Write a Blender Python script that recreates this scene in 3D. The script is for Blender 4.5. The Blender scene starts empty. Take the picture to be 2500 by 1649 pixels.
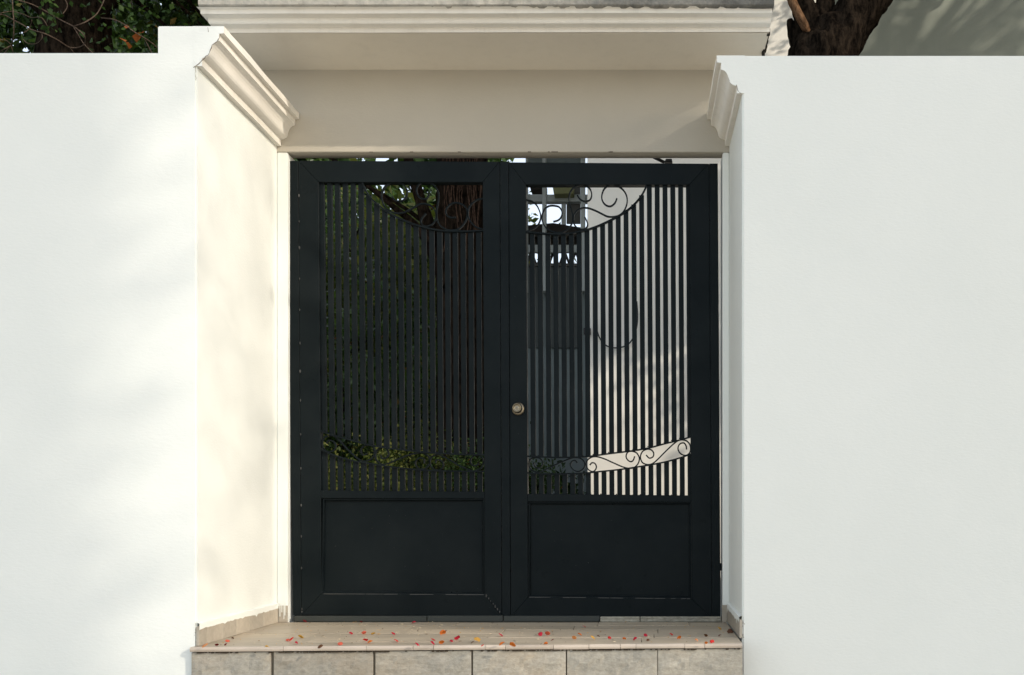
import bpy, bmesh, math, random
import numpy as np
from mathutils import Vector, Matrix, noise

random.seed(7)
np.random.seed(7)
SC = bpy.context.scene
COL = SC.collection
R = math.radians

# ------------------------------------------------------------------ camera, sky, sun, exposure
D = 4.5            # metres from the lens to the plane of the gateway
HC = 0.52          # lens height above the landing
XC, YC = 1567.0, 1251.5      # where the level optical axis meets the photograph (2500 x 1649)
S0 = 515.3         # photograph pixels per metre on the plane of the gateway

cam_d = bpy.data.cameras.new('camera')
cam = bpy.data.objects.new('camera', cam_d)
COL.objects.link(cam)
cam.location = (0, -D, HC)
cam.rotation_euler = (R(90), 0, 0)
cam_d.sensor_width = 36
cam_d.lens = S0 * D / 2500 * 36
cam_d.shift_x = -(XC - 1250) / 2500
cam_d.shift_y = (YC - 824.5) / 2500
cam_d.clip_start = 0.05
cam_d.clip_end = 500
SC.camera = cam

SUN_TO = Vector((1.71, -1.0, 0.94)).normalized()     # towards the sun
SUN_EL = math.asin(SUN_TO.z)
SUN_AZ = math.atan2(SUN_TO.x, SUN_TO.y)
world = bpy.data.worlds.new('World')
SC.world = world
world.use_nodes = True
wn = world.node_tree
bg = wn.nodes['Background']
sky = wn.nodes.new('ShaderNodeTexSky')
sky.sky_type = 'NISHITA'
sky.sun_disc = False
sky.sun_elevation = SUN_EL
sky.sun_rotation = SUN_AZ
sky.air_density = 1.0
sky.dust_density = 1.5
sky.ozone_density = 1.0
veil = wn.nodes.new('ShaderNodeMix')          # thin bright haze over the whole sky
veil.data_type = 'RGBA'
veil.inputs[0].default_value = 0.42
veil.inputs[7].default_value = (7.7, 8.0, 8.2, 1)
wn.links.new(sky.outputs[0], veil.inputs[6])
wn.links.new(veil.outputs[2], bg.inputs[0])
bg.inputs[1].default_value = 0.15

sun_d = bpy.data.lights.new('sun', 'SUN')
sun_d.energy = 2.5
sun_d.angle = R(0.53)
sun_d.color = (1.0, 0.90, 0.76)
sun = bpy.data.objects.new('sun', sun_d)
COL.objects.link(sun)
sun.rotation_euler = (-SUN_TO).to_track_quat('-Z', 'Y').to_euler()

SC.view_settings.view_transform = 'Standard'
SC.view_settings.look = 'None'
SC.view_settings.exposure = 0.60
SC.view_settings.gamma = 1.0
SC.view_settings.use_curve_mapping = False
SC.render.engine = 'CYCLES'
SC.cycles.max_bounces = 8
SC.cycles.diffuse_bounces = 5

# ------------------------------------------------------------------ helpers
def P(x, y, Y=0.0):
    """photograph pixel -> world point on the upright plane at depth Y"""
    s = S0 * D / (D + Y)
    return Vector(((x - XC) / s, Y, HC - (y - YC) / s))

def FL(x, y, z=0.0):
    """photograph pixel -> world point on the level plane at height z"""
    s = (y - YC) / (HC - z)
    Y = S0 * D / s - D
    return Vector(((x - XC) / s, Y, z))

def thing(name, label, cat, loc=(0, 0, 0), group=None, kind=None):
    o = bpy.data.objects.new(name, None)
    COL.objects.link(o)
    o.location = loc
    o.empty_display_size = 0.1
    tag(o, label, cat, group, kind)
    return o

def tag(o, label=None, cat=None, group=None, kind=None):
    if label: o['label'] = label
    if cat: o['category'] = cat
    if group: o['group'] = group
    if kind: o['kind'] = kind
    return o

def wloc(o):
    v = Vector((0, 0, 0))
    while o is not None:
        v += Vector(o.location)
        o = o.parent
    return v

def obj(name, bm, mat, parent=None, smooth=False, loc=None):
    """link a bmesh (in world coordinates) as ONE object; vertices are moved to the parent's or the given origin"""
    me = bpy.data.meshes.new(name)
    off = wloc(parent) if parent is not None else (Vector(loc) if loc is not None else Vector((0, 0, 0)))
    if isinstance(bm, bmesh.types.BMesh):
        bmesh.ops.translate(bm, verts=bm.verts, vec=-off)
        bmesh.ops.recalc_face_normals(bm, faces=bm.faces)
        bm.to_mesh(me)
        bm.free()
    if smooth:
        me.polygons.foreach_set('use_smooth', [True] * len(me.polygons))
    for m in (mat if isinstance(mat, (list, tuple)) else [mat]):
        me.materials.append(m)
    o = bpy.data.objects.new(name, me)
    COL.objects.link(o)
    if parent is not None:
        o.parent = parent
    elif loc is not None:
        o.location = loc
    return o

def bevel(bm, w, seg=1):
    if w > 0:
        bmesh.ops.bevel(bm, geom=list(bm.edges), offset=w, segments=seg, affect='EDGES', profile=0.5)
    return bm

def box(x0, x1, y0, y1, z0, z1, bv=0.0, bm=None, seg=1):
    b = bmesh.new()
    v = [b.verts.new(c) for c in ((x0,y0,z0),(x1,y0,z0),(x1,y1,z0),(x0,y1,z0),(x0,y0,z1),(x1,y0,z1),(x1,y1,z1),(x0,y1,z1))]
    for f in ((0,3,2,1),(4,5,6,7),(0,1,5,4),(1,2,6,5),(2,3,7,6),(3,0,4,7)):
        b.faces.new([v[i] for i in f])
    bevel(b, bv, seg)
    if bm is None:
        return b
    join(bm, b)
    return bm

def join(bm, b):
    b.verts.ensure_lookup_table()
    mp = [bm.verts.new(v.co) for v in b.verts]
    for i, v in enumerate(b.verts): v.index = i
    for f in b.faces:
        bm.faces.new([mp[v.index] for v in f.verts])
    b.free()
    return bm

def prism(pts, vec, bv=0.0, bm=None):
    """polygon (3-D points) swept along vec"""
    b = bmesh.new()
    vec = Vector(vec)
    a = [b.verts.new(Vector(p)) for p in pts]
    c = [b.verts.new(Vector(p) + vec) for p in pts]
    n = len(pts)
    b.faces.new(a)
    b.faces.new(c[::-1])
    for i in range(n):
        b.faces.new((a[i], c[i], c[(i+1) % n], a[(i+1) % n]))
    bmesh.ops.recalc_face_normals(b, faces=b.faces)
    bevel(b, bv)
    if bm is None:
        return b
    return join(bm, b)

def catmull(pts, sub=4):
    pts = [Vector(p) for p in pts]
    if len(pts) < 3: return pts
    out = []
    for i in range(len(pts) - 1):
        p0 = pts[max(i-1, 0)]; p1 = pts[i]; p2 = pts[i+1]; p3 = pts[min(i+2, len(pts)-1)]
        for k in range(sub):
            t = k / sub
            out.append(0.5 * ((2*p1) + (p2-p0)*t + (2*p0-5*p1+4*p2-p3)*t*t + (3*p1-p0-3*p2+p3)*t*t*t))
    out.append(pts[-1])
    return out

def tube(pts, rad, n=6, bm=None, flat=None, cap=True, rough=0.0, rs=3.0):
    """tube along pts; rad = number or list; flat=(a,b) gives half-sizes of a flat bar whose b side runs along Y"""
    bm = bm or bmesh.new()
    pts = [Vector(p) for p in pts]
    m = len(pts)
    rings = []
    up = None
    for i, p in enumerate(pts):
        t = (pts[min(i+1, m-1)] - pts[max(i-1, 0)])
        if t.length < 1e-9: t = Vector((0, 0, 1))
        t.normalize()
        if up is None:
            up = Vector((0, 1, 0)) if abs(t.y) < 0.9 else Vector((1, 0, 0))
        a = t.cross(up)
        if a.length < 1e-6: a = t.cross(Vector((1, 0, 0)))
        a.normalize()
        b = a.cross(t).normalized()
        up = b
        r = rad[i] if isinstance(rad, (list, tuple)) else rad
        ring = []
        if flat:
            b = Vector((0, 1, 0)); a = t.cross(b).normalized()
            for (u, w) in ((-1,-1),(1,-1),(1,1),(-1,1)):
                ring.append(bm.verts.new(p + a*u*flat[0] + b*w*flat[1]))
        else:
            for k in range(n):
                an = 2*math.pi*k/n
                d = a*math.cos(an) + b*math.sin(an)
                rr = r
                if rough:
                    q = p + d*r
                    rr = r * (1 + rough * (noise.noise(Vector((q.x*rs*4, q.y*rs*4, q.z*rs))) + 0.5*noise.noise(q*rs*9)))
                ring.append(bm.verts.new(p + d*rr))
        rings.append(ring)
    k = len(rings[0])
    for i in range(m-1):
        for j in range(k):
            bm.faces.new((rings[i][j], rings[i][(j+1) % k], rings[i+1][(j+1) % k], rings[i+1][j]))
    if cap:
        bm.faces.new(rings[0][::-1]); bm.faces.new(rings[-1])
    return bm

def lathe(profile, centre, axis='-Y', n=24, bm=None):
    """profile: (radius, distance along axis)"""
    bm = bm or bmesh.new()
    c = Vector(centre)
    rings = []
    for r, d in profile:
        ring = []
        for k in range(n):
            a = 2*math.pi*k/n
            ring.append(bm.verts.new(c + Vector((r*math.cos(a), -d, r*math.sin(a)))))
        rings.append(ring)
    for i in range(len(rings)-1):
        for j in range(n):
            bm.faces.new((rings[i][j], rings[i][(j+1) % n], rings[i+1][(j+1) % n], rings[i+1][j]))
    bm.faces.new(rings[0]); bm.faces.new(rings[-1][::-1])
    return bm

# ------------------------------------------------------------------ materials
def mat(name, base, rough=0.6, spec=0.4, metal=0.0):
    m = bpy.data.materials.new(name)
    m.use_nodes = True
    b = m.node_tree.nodes['Principled BSDF']
    b.inputs['Base Color'].default_value = (*base, 1)
    b.inputs['Roughness'].default_value = rough
    b.inputs['Specular IOR Level'].default_value = spec
    b.inputs['Metallic'].default_value = metal
    return m

def nd(m, t, **kw):
    n = m.node_tree.nodes.new(t)
    for k, v in kw.items():
        if k in n.inputs: n.inputs[k].default_value = v
        else: setattr(n, k, v)
    return n

def lk(m, a, b): m.node_tree.links.new(a, b)

def coords(m, scale=(1, 1, 1), rot=(0, 0, 0)):
    g = nd(m, 'ShaderNodeNewGeometry')
    mp = nd(m, 'ShaderNodeMapping')
    mp.inputs['Scale'].default_value = scale
    mp.inputs['Rotation'].default_value = rot
    lk(m, g.outputs['Position'], mp.inputs['Vector'])
    return mp.outputs[0]

def noise_tex(m, vec, scale, detail=4, rough=0.55):
    n = nd(m, 'ShaderNodeTexNoise')
    n.inputs['Scale'].default_value = scale
    n.inputs['Detail'].default_value = detail
    n.inputs['Roughness'].default_value = rough
    lk(m, vec, n.inputs['Vector'])
    return n.outputs['Fac']

def ramp(m, fac, stops, interp='LINEAR'):
    r = nd(m, 'ShaderNodeValToRGB')
    r.color_ramp.interpolation = interp
    e = r.color_ramp.elements
    while len(e) > 1: e.remove(e[-1])
    e[0].position = stops[0][0]; e[0].color = (*stops[0][1], 1)
    for p, c in stops[1:]:
        q = e.new(p); q.color = (*c, 1)
    lk(m, fac, r.inputs['Fac'])
    return r.outputs['Color']

def mix(m, fac, a, b, mode='MIX'):
    n = nd(m, 'ShaderNodeMix', data_type='RGBA', blend_type=mode)
    if isinstance(fac, float): n.inputs[0].default_value = fac
    else: lk(m, fac, n.inputs[0])
    for i, v in ((6, a), (7, b)):
        if isinstance(v, tuple): n.inputs[i].default_value = (*v, 1)
        else: lk(m, v, n.inputs[i])
    return n.outputs[2]

def setcol(m, sock): lk(m, sock, m.node_tree.nodes['Principled BSDF'].inputs['Base Color'])

def bump(m, fac, strength, dist=0.01, prev=None):
    b = nd(m, 'ShaderNodeBump')
    b.inputs['Strength'].default_value = strength
    b.inputs['Distance'].default_value = dist
    lk(m, fac, b.inputs['Height'])
    if prev is not None: lk(m, prev, b.inputs['Normal'])
    lk(m, b.outputs[0], m.node_tree.nodes['Principled BSDF'].inputs['Normal'])
    return b.outputs[0]

def W(v): return (v, v, v)

def plaster(name, c0, c1, grime=0.0):
    m = mat(name, c0, 0.75, 0.25)
    v = coords(m)
    big = noise_tex(m, v, 1.3, 5, 0.6)
    c = ramp(m, big, [(0.3, c0), (0.75, c1)])
    if grime:
        vs = coords(m, (9, 9, 1.1))
        g = noise_tex(m, vs, 2.0, 6, 0.7)
        gr = ramp(m, g, [(0.50, W(0)), (0.78, W(grime))])
        c = mix(m, gr, c, (0.42, 0.39, 0.33))
    setcol(m, c)
    vr = coords(m, (1.0, 1.0, 2.2))
    n = bump(m, noise_tex(m, vr, 55, 4, 0.6), 0.22, 0.004)
    n = bump(m, noise_tex(m, v, 6, 3, 0.5), 0.15, 0.012, n)
    return m

M_WALL = plaster('white_wall_paint', (0.795, 0.81, 0.77), (0.755, 0.775, 0.735))
M_TRIM = plaster('cream_trim_paint', (0.80, 0.77, 0.70), (0.76, 0.72, 0.65), 0.25)
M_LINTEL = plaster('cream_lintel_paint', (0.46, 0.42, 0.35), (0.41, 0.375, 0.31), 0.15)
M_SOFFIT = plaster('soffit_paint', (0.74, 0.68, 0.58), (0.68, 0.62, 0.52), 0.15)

def concrete():
    m = mat('weathered_concrete', (0.4, 0.38, 0.34), 0.9, 0.2)
    v = coords(m)
    a = noise_tex(m, coords(m, (0.7, 1, 1.0)), 42, 6, 0.62)
    c = ramp(m, a, [(0.2, (0.25, 0.235, 0.20)), (0.45, (0.37, 0.35, 0.305)), (0.8, (0.45, 0.42, 0.37))])
    mold = noise_tex(m, v, 2.2, 6, 0.75)
    gx = nd(m, 'ShaderNodeSeparateXYZ'); g = nd(m, 'ShaderNodeNewGeometry'); lk(m, g.outputs['Position'], gx.inputs[0])
    mr = nd(m, 'ShaderNodeMapRange'); lk(m, gx.outputs[0], mr.inputs[0])
    mr.inputs[1].default_value = -1.2; mr.inputs[2].default_value = 0.6; mr.inputs[3].default_value = -0.12; mr.inputs[4].default_value = 0.2
    ad = nd(m, 'ShaderNodeMath', operation='ADD'); lk(m, mold, ad.inputs[0]); lk(m, mr.outputs[0], ad.inputs[1])
    c = mix(m, ramp(m, ad.outputs[0], [(0.45, W(0)), (0.68, W(0.85))]), c, (0.07, 0.07, 0.065))
    setcol(m, c)
    bump(m, a, 0.8, 0.01)
    return m
M_CONC = concrete()

def gate_paint():
    m = mat('dark_gate_paint', (0.02, 0.022, 0.022), 0.42, 0.05)
    v = coords(m)
    c = ramp(m, noise_tex(m, v, 3.0, 5, 0.65), [(0.3, (0.0062, 0.0095, 0.0110)), (0.7, (0.0110, 0.0145, 0.0158))])
    sp = noise_tex(m, v, 130, 2, 0.5)
    c = mix(m, ramp(m, sp, [(0.77, W(0)), (0.80, W(0.5))]), c, (0.25, 0.25, 0.24))
    setcol(m, c)
    lk(m, ramp(m, noise_tex(m, v, 7, 5, 0.7), [(0.3, W(0.24)), (0.7, W(0.5))]), m.node_tree.nodes['Principled BSDF'].inputs['Roughness'])
    n = bump(m, noise_tex(m, coords(m, (1, 1, 0.4)), 45, 4, 0.6), 0.10, 0.003)
    bump(m, noise_tex(m, v, 5, 2, 0.5), 0.12, 0.01, n)
    return m
M_GATE = gate_paint()
M_WELD = mat('chipped_weld_paint', (0.06, 0.06, 0.058), 0.4, 0.5)
M_BLACK = mat('black_metal', (0.012, 0.012, 0.012), 0.5, 0.4)

def brass():
    m = mat('dull_nickel_brass', (0.27, 0.23, 0.165), 0.25, 0.5, 1.0)
    v = coords(m)
    lk(m, ramp(m, noise_tex(m, v, 90, 4, 0.7), [(0.3, W(0.22)), (0.7, W(0.45))]), m.node_tree.nodes['Principled BSDF'].inputs['Roughness'])
    return m
M_BRASS = brass()

def plank_mat(name, lo, hi):
    m = mat(name, lo, 0.5, 0.4)
    inf = nd(m, 'ShaderNodeObjectInfo')
    g = nd(m, 'ShaderNodeNewGeometry')
    off = nd(m, 'ShaderNodeVectorMath', operation='SCALE'); 
    cmb = nd(m, 'ShaderNodeCombineXYZ'); lk(m, inf.outputs['Random'], cmb.inputs[0]); lk(m, inf.outputs['Random'], cmb.inputs[1])
    lk(m, cmb.outputs[0], off.inputs[0]); off.inputs['Scale'].default_value = 37
    ad = nd(m, 'ShaderNodeVectorMath', operation='ADD'); lk(m, g.outputs['Position'], ad.inputs[0]); lk(m, off.outputs[0], ad.inputs[1])
    mp = nd(m, 'ShaderNodeMapping'); mp.inputs['Scale'].default_value = (2.2, 26, 26); lk(m, ad.outputs[0], mp.inputs[0])
    gr = noise_tex(m, mp.outputs[0], 2.2, 7, 0.65)
    c = ramp(m, gr, [(0.28, lo), (0.5, tuple((a+b)/2 for a, b in zip(lo, hi))), (0.72, hi)])
    tint = ramp(m, inf.outputs['Random'], [(0, (0.86, 0.84, 0.80)), (0.5, (1, 0.98, 0.95)), (1, (1.1, 1.06, 1.0))])
    c = mix(m, 1.0, c, tint, 'MULTIPLY')
    dirt = noise_tex(m, coords(m), 3.5, 6, 0.7)
    c = mix(m, ramp(m, dirt, [(0.5, W(0)), (0.75, W(0.45))]), c, (0.2, 0.165, 0.12))
    setcol(m, c)
    bump(m, gr, 0.15, 0.003)
    return m
M_PLANK = plank_mat('wood_look_floor_tile', (0.36, 0.305, 0.235), (0.52, 0.455, 0.36))
M_NOSE = plank_mat('pale_nosing_tile', (0.44, 0.38, 0.32), (0.58, 0.51, 0.44))
M_SKIRT = plank_mat('beige_skirting_tile', (0.36, 0.33, 0.28), (0.46, 0.42, 0.36))
M_GROUT = mat('dark_grout', (0.09, 0.075, 0.055), 0.95, 0.1)

def rough_stone(name, a, b, c):
    m = mat(name, a, 0.9, 0.2)
    inf = nd(m, 'ShaderNodeObjectInfo')
    v = coords(m, (1, 1, 1.7))
    n1 = noise_tex(m, v, 55, 6, 0.7)
    n2 = noise_tex(m, v, 7, 6, 0.7)
    col = ramp(m, n1, [(0.3, a), (0.5, b), (0.7, c)])
    col = mix(m, ramp(m, n2, [(0.45, W(0)), (0.75, W(0.5))]), col, (0.30, 0.29, 0.26))
    col = mix(m, ramp(m, noise_tex(m, v, 2.6, 4, 0.6), [(0.5, W(0)), (0.72, W(0.35))]), col, (0.42, 0.30, 0.18))
    tint = ramp(m, inf.outputs['Random'], [(0, W(0.88)), (1, W(1.08))])
    col = mix(m, 1.0, col, tint, 'MULTIPLY')
    setcol(m, col)
    n = bump(m, n1, 0.45, 0.006)
    bump(m, noise_tex(m, v, 18, 4, 0.6), 0.35, 0.010, n)
    return m
M_STONE = rough_stone('split_face_stone', (0.265, 0.245, 0.205), (0.33, 0.308, 0.26), (0.40, 0.377, 0.32))
M_THRESH = rough_stone('threshold_stone', (0.20, 0.185, 0.15), (0.33, 0.31, 0.25), (0.46, 0.43, 0.36))
M_THRESHD = mat('dark_threshold_stone', (0.035, 0.04, 0.036), 0.6, 0.4)
M_PAVE = rough_stone('pavement_concrete', (0.36, 0.335, 0.30), (0.42, 0.40, 0.36), (0.48, 0.455, 0.41))

def bark(name, a, b, sc=1.0):
    m = mat(name, a, 0.95, 0.0)
    v = coords(m, (1, 1, 0.35))
    n1 = noise_tex(m, v, 26*sc, 7, 0.72)
    setcol(m, ramp(m, n1, [(0.38, a), (0.62, b)]))
    bump(m, n1, 1.0, 0.04)
    return m
M_BARK = bark('dark_fissured_bark', (0.004, 0.0034, 0.0028), (0.030, 0.0225, 0.0165))
M_BARK2 = bark('brown_stringy_bark', (0.005, 0.004, 0.0032), (0.040, 0.028, 0.020))
M_TWIG = bark('pale_twig_bark', (0.09, 0.065, 0.05), (0.20, 0.15, 0.115), 3)
M_TWIGO = bark('orange_branch_bark', (0.10, 0.055, 0.03), (0.26, 0.15, 0.085), 2)

def leaf_mat(name, stops, trans=0.35, rough=0.5, spec=0.12):
    m = mat(name, stops[0][1], rough, spec)
    g = nd(m, 'ShaderNodeNewGeometry')
    c = ramp(m, g.outputs['Random Per Island'], stops)
    setcol(m, c)
    tr = nd(m, 'ShaderNodeBsdfTranslucent')
    hs = mix(m, 1.0, c, (1.5, 1.6, 0.7), 'MULTIPLY')
    lk(m, hs, tr.inputs['Color'])
    mx = nd(m, 'ShaderNodeMixShader'); mx.inputs[0].default_value = trans
    lk(m, m.node_tree.nodes['Principled BSDF'].outputs[0], mx.inputs[1]); lk(m, tr.outputs[0], mx.inputs[2])
    lk(m, mx.outputs[0], m.node_tree.nodes['Material Output'].inputs['Surface'])
    return m
M_LEAF = leaf_mat('mid_green_leaf', [(0, (0.020, 0.042, 0.010)), (0.5, (0.040, 0.078, 0.018)), (0.97, (0.075, 0.115, 0.03)), (1.0, (0.20, 0.09, 0.03))], 0.35, 0.36, 0.35)
M_LEAFD = leaf_mat('dark_green_leaf', [(0, (0.012, 0.026, 0.008)), (0.6, (0.024, 0.050, 0.013)), (0.985, (0.045, 0.078, 0.02)), (1.0, (0.30, 0.09, 0.03))], 0.25)
M_LEAFY = leaf_mat('yellow_green_leaf', [(0, (0.035, 0.056, 0.013)), (0.5, (0.075, 0.094, 0.024)), (1.0, (0.16, 0.158, 0.05))], 0.35)

# ------------------------------------------------------------------ foliage
def leaf_mesh(name, pos, size, material, parent=None, aspect=0.5, droop=0.3, seed=0, loc=None):
    """one mesh of many separate folded leaves at the points of pos (N x 3)"""
    rng = np.random.default_rng(seed)
    n = len(pos)
    d = rng.normal(size=(n, 3)); d[:, 2] -= droop
    d /= np.linalg.norm(d, axis=1)[:, None] + 1e-9
    q = rng.normal(size=(n, 3))
    s = np.cross(d, q); s /= np.linalg.norm(s, axis=1)[:, None] + 1e-9
    u = np.cross(s, d)
    L = size * rng.uniform(0.6, 1.35, n)[:, None]
    off = np.array(wloc(parent)) if parent is not None else (np.array(loc) if loc is not None else np.zeros(3))
    p = pos - off
    v = np.empty((n, 4, 3))
    v[:, 0] = p
    v[:, 1] = p + d*L*0.45 + s*L*aspect*0.5 + u*L*0.10
    v[:, 2] = p + d*L
    v[:, 3] = p + d*L*0.45 - s*L*aspect*0.5 + u*L*0.10
    me = bpy.data.meshes.new(name)
    me.vertices.add(n*4)
    me.vertices.foreach_set('co', v.reshape(-1))
    idx = np.arange(n)[:, None]*4
    tri = np.concatenate([idx+np.array([[0, 1, 2]]), idx+np.array([[0, 2, 3]])], axis=1).reshape(-1)
    me.loops.add(n*6)
    me.loops.foreach_set('vertex_index', tri.astype(np.int32))
    me.polygons.add(n*2)
    me.polygons.foreach_set('loop_start', np.arange(0, n*6, 3, dtype=np.int32))
    me.update(calc_edges=True)
    me.validate()
    me.materials.append(material)
    o = bpy.data.objects.new(name, me)
    COL.objects.link(o)
    if parent is not None: o.parent = parent
    elif loc is not None: o.location = loc
    return o

def crown_points(n, ells, clump=0.28, per=70, seed=0):
    """leaf positions in clumps spread through a list of ellipsoids (cx,cy,cz,rx,ry,rz)"""
    rng = np.random.default_rng(seed)
    vol = np.array([e[3]*e[4]*e[5] for e in ells]); vol = vol/vol.sum()
    out = []
    cl = []
    for e, f in zip(ells, vol):
        k = max(1, int(n*f/per))
        d = rng.normal(size=(k, 3)); d /= np.linalg.norm(d, axis=1)[:, None]
        r = rng.uniform(0.15, 1, k)[:, None]**0.45
        c = np.array(e[:3]) + d*r*np.array(e[3:])
        cl.append(c)
        for q in c:
            m = int(per*rng.uniform(0.4, 1.6))
            out.append(q + rng.normal(size=(m, 3))*clump*rng.uniform(0.5, 1.2)*np.array([1, 1, 0.7]))
    return np.concatenate(out), np.concatenate(cl)

def tree(name, label, base, trunk, rads, limbs, ells, nleaf, leaf, material, barkm, seed, clump=0.28, per=70,
         rough=0.12, twigs=40, group=None, sides=20, aspect=0.5):
    t = thing(name, label, 'tree', base, group)
    pts = catmull(trunk, 10); rr = np.interp(np.linspace(0, 1, len(pts)), np.linspace(0, 1, len(rads)), rads).tolist()
    obj('trunk', tube(pts, rr, sides, rough=rough), barkm, t, True)
    for lp, lr in limbs:
        q = catmull(lp, 10); r2 = np.interp(np.linspace(0, 1, len(q)), np.linspace(0, 1, len(lr)), lr).tolist()
        obj('limb', tube(q, r2, max(8, sides-6), rough=rough), barkm, t, True)
    if nleaf:
        pos, cl = crown_points(nleaf, ells, clump, per, seed)
        rng = random.Random(seed)
        ends = [Vector(lp[-1]) for lp, lr in limbs] + [Vector(trunk[-1])]
        bm = bmesh.new()
        for i in range(twigs):
            c = Vector(cl[rng.randrange(len(cl))])
            e = min(ends, key=lambda a: (a-c).length)
            mid = (e+c)/2 + Vector((rng.uniform(-.2, .2), rng.uniform(-.2, .2), rng.uniform(0, .25)))
            tube(catmull([e, mid, c], 4), [0.028, 0.025, 0.022, 0.019, 0.016, 0.013, 0.010, 0.008, 0.006], 5, bm)
        if twigs: tag(obj('branchlets', bm, barkm, t, True), kind='stuff')
        tag(leaf_mesh('crown', pos, leaf, material, t, aspect, seed=seed), kind='stuff')
    return t

# ------------------------------------------------------------------ the setting: street, garden ground, entrance steps
XL, XR = -1.73, 0.415            # faces of the two reveals
YL, YR = -0.81, -0.57            # front faces of the left and right boundary walls
GZ = -0.72                       # street level
JL, JR = (702 - XC)/S0, (1764.5 - XC)/S0   # inner edges of the gateway jambs

tag(obj('pavement', box(-40, 40, -60, -0.55, GZ-0.3, GZ), M_PAVE), kind='structure')
M_SOIL = rough_stone('garden_soil', (0.04, 0.03, 0.02), (0.07, 0.055, 0.035), (0.10, 0.08, 0.05))
tag(obj('garden_ground', box(-60, 60, -0.5, 90, -0.5, -0.03), M_SOIL), kind='structure')

steps = tag(bpy.data.objects.new('entrance_steps', None), kind='structure')
COL.objects.link(steps)
def yfront(X): return -0.835 + (X - XL) * (0.105 / 2.13)      # the landing's front edge runs slightly askew
XS0, XS1 = -1.742, 0.402
# bed under the tiles
obj('landing_bed', prism([(XS0, yfront(XS0)+.03, -0.25), (XS1, yfront(XS1)+.03, -0.25), (XS1, 0.11, -0.25), (XS0, 0.11, -0.25)], (0, 0, 0.238)), M_GROUT, steps)
# wood-look planks, row by row from the gate to the edge
rng = random.Random(3)
rows = [(-0.004, -0.134), (-0.1385, -0.274), (-0.2785, -0.414), (-0.4185, -0.554), (-0.5585, -0.689), (-0.6935, None)]
for ri, (ya, yb) in enumerate(rows):
    x = XS0 + 0.002 if ri % 2 else XS0 + 0.002
    first = True
    while x < XS1 - 0.01:
        ln = rng.uniform(0.42, 0.80) if not first else rng.uniform(0.2, 0.7)
        first = False
        x2 = min(x + ln, XS1)
        if XS1 - x2 < 0.15: x2 = XS1
        g = 0.0028
        if yb is None:
            pts = [(x, yfront(x)+0.014, 0), (x2-g, yfront(x2)+0.014, 0), (x2-g, ya, 0), (x, ya, 0)]
        else:
            pts = [(x, yb, 0), (x2-g, yb, 0), (x2-g, ya, 0), (x, ya, 0)]
        dz = rng.uniform(-0.0012, 0.0008)
        pts = [(p[0], p[1], -0.012+dz) for p in pts]
        if yb is None and x2 - x < 0.03: break
        obj('floor_tile', prism(pts, (0, 0, 0.012), 0.0004), M_PLANK, steps)
        x = x2
# pale nosing pieces along the edge
nose_px = [458, 618, 890, 905, 1010, 1055, 1178, 1230, 1347, 1436, 1512, 1552, 1675, 1724, 1818]
nose_px = [458, 690, 890, 1004, 1054, 1180, 1230, 1348, 1436, 1514, 1553, 1675, 1725, 1820]
for a, b in zip(nose_px[:-1], nose_px[1:]):
    xa = (a - XC)/632; xb = (b - XC)/632
    xa = max(xa, XS0); xb = min(xb, XS1)
    za = rng.uniform(-0.001, 0.001)
    prof = [(0.013, -0.0005), (0.001, -0.0005), (-0.004, -0.004), (-0.0055, -0.010), (-0.004, -0.017), (0.0, -0.019), (0.013, -0.019)]
    bm = bmesh.new()
    A = [bm.verts.new((xa, yfront(xa)+p[0], p[1]+za)) for p in prof]
    B = [bm.verts.new((xb-0.0018, yfront(xb)+p[0], p[1]+za)) for p in prof]
    bm.faces.new(A); bm.faces.new(B[::-1])
    for i in range(len(prof)): bm.faces.new((A[i], B[i], B[(i+1) % len(prof)], A[(i+1) % len(prof)]))
    obj('nosing_tile', bm, M_NOSE, steps)

def stone_block(xa, xb, yf, z0, z1, seed):
    """split-face block: an uneven front grid with real relief"""
    bm = bmesh.new()
    nx, nz = 22, 10
    g = [[None]*(nz+1) for _ in range(nx+1)]
    for i in range(nx+1):
        for k in range(nz+1):
            u, w = i/nx, k/nz
            X = xa + (xb-xa)*u; Z = z0 + (z1-z0)*w
            e = min(1, min(u, 1-u)*nx/1.5, min(w, 1-w)*nz/1.5)
            h = (noise.noise(Vector((X*16, seed, Z*22)))*0.006 + noise.noise(Vector((X*45, seed+3, Z*60)))*0.0035)*e
            g[i][k] = bm.verts.new((X, yf(X) - h - 0.003*e, Z))
    for i in range(nx):
        for k in range(nz):
            bm.faces.new((g[i][k], g[i+1][k], g[i+1][k+1], g[i][k+1]))
    rim = [g[i][0] for i in range(nx+1)] + [g[nx][k] for k in range(1, nz+1)] + [g[i][nz] for i in range(nx-1, -1, -1)] + [g[0][k] for k in range(nz-1, 0, -1)]
    back = [bm.verts.new((v.co.x, v.co.y+0.05, v.co.z)) for v in rim]
    for i in range(len(rim)):
        j = (i+1) % len(rim)
        bm.faces.new((rim[j], rim[i], back[i], back[j]))
    bm.faces.new(back)
    return bm
joint_px = [466, 652, 901, 1142.5, 1377.5, 1607, 1817]
for k in range(6):
    xa = (joint_px[k] - XC)/640 if k else XS0; xb = (joint_px[k+1] - XC)/636 if k < 5 else XS1
    obj('stone_block', stone_block(xa+0.0017, xb-0.0017, lambda X: yfront(X)+0.006, -0.195, -0.0215, k*7.3), M_STONE, steps)
obj('riser_bed', prism([(XS0+.004, yfront(XS0)+.022, -.2), (XS1-.004, yfront(XS1)+.022, -.2), (XS1-.004, yfront(XS1)+.10, -.2), (XS0+.004, yfront(XS0)+.10, -.2)], (0, 0, 0.176)), mat('riser_grout', (0.24, 0.205, 0.155), .95, .1), steps)
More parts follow.
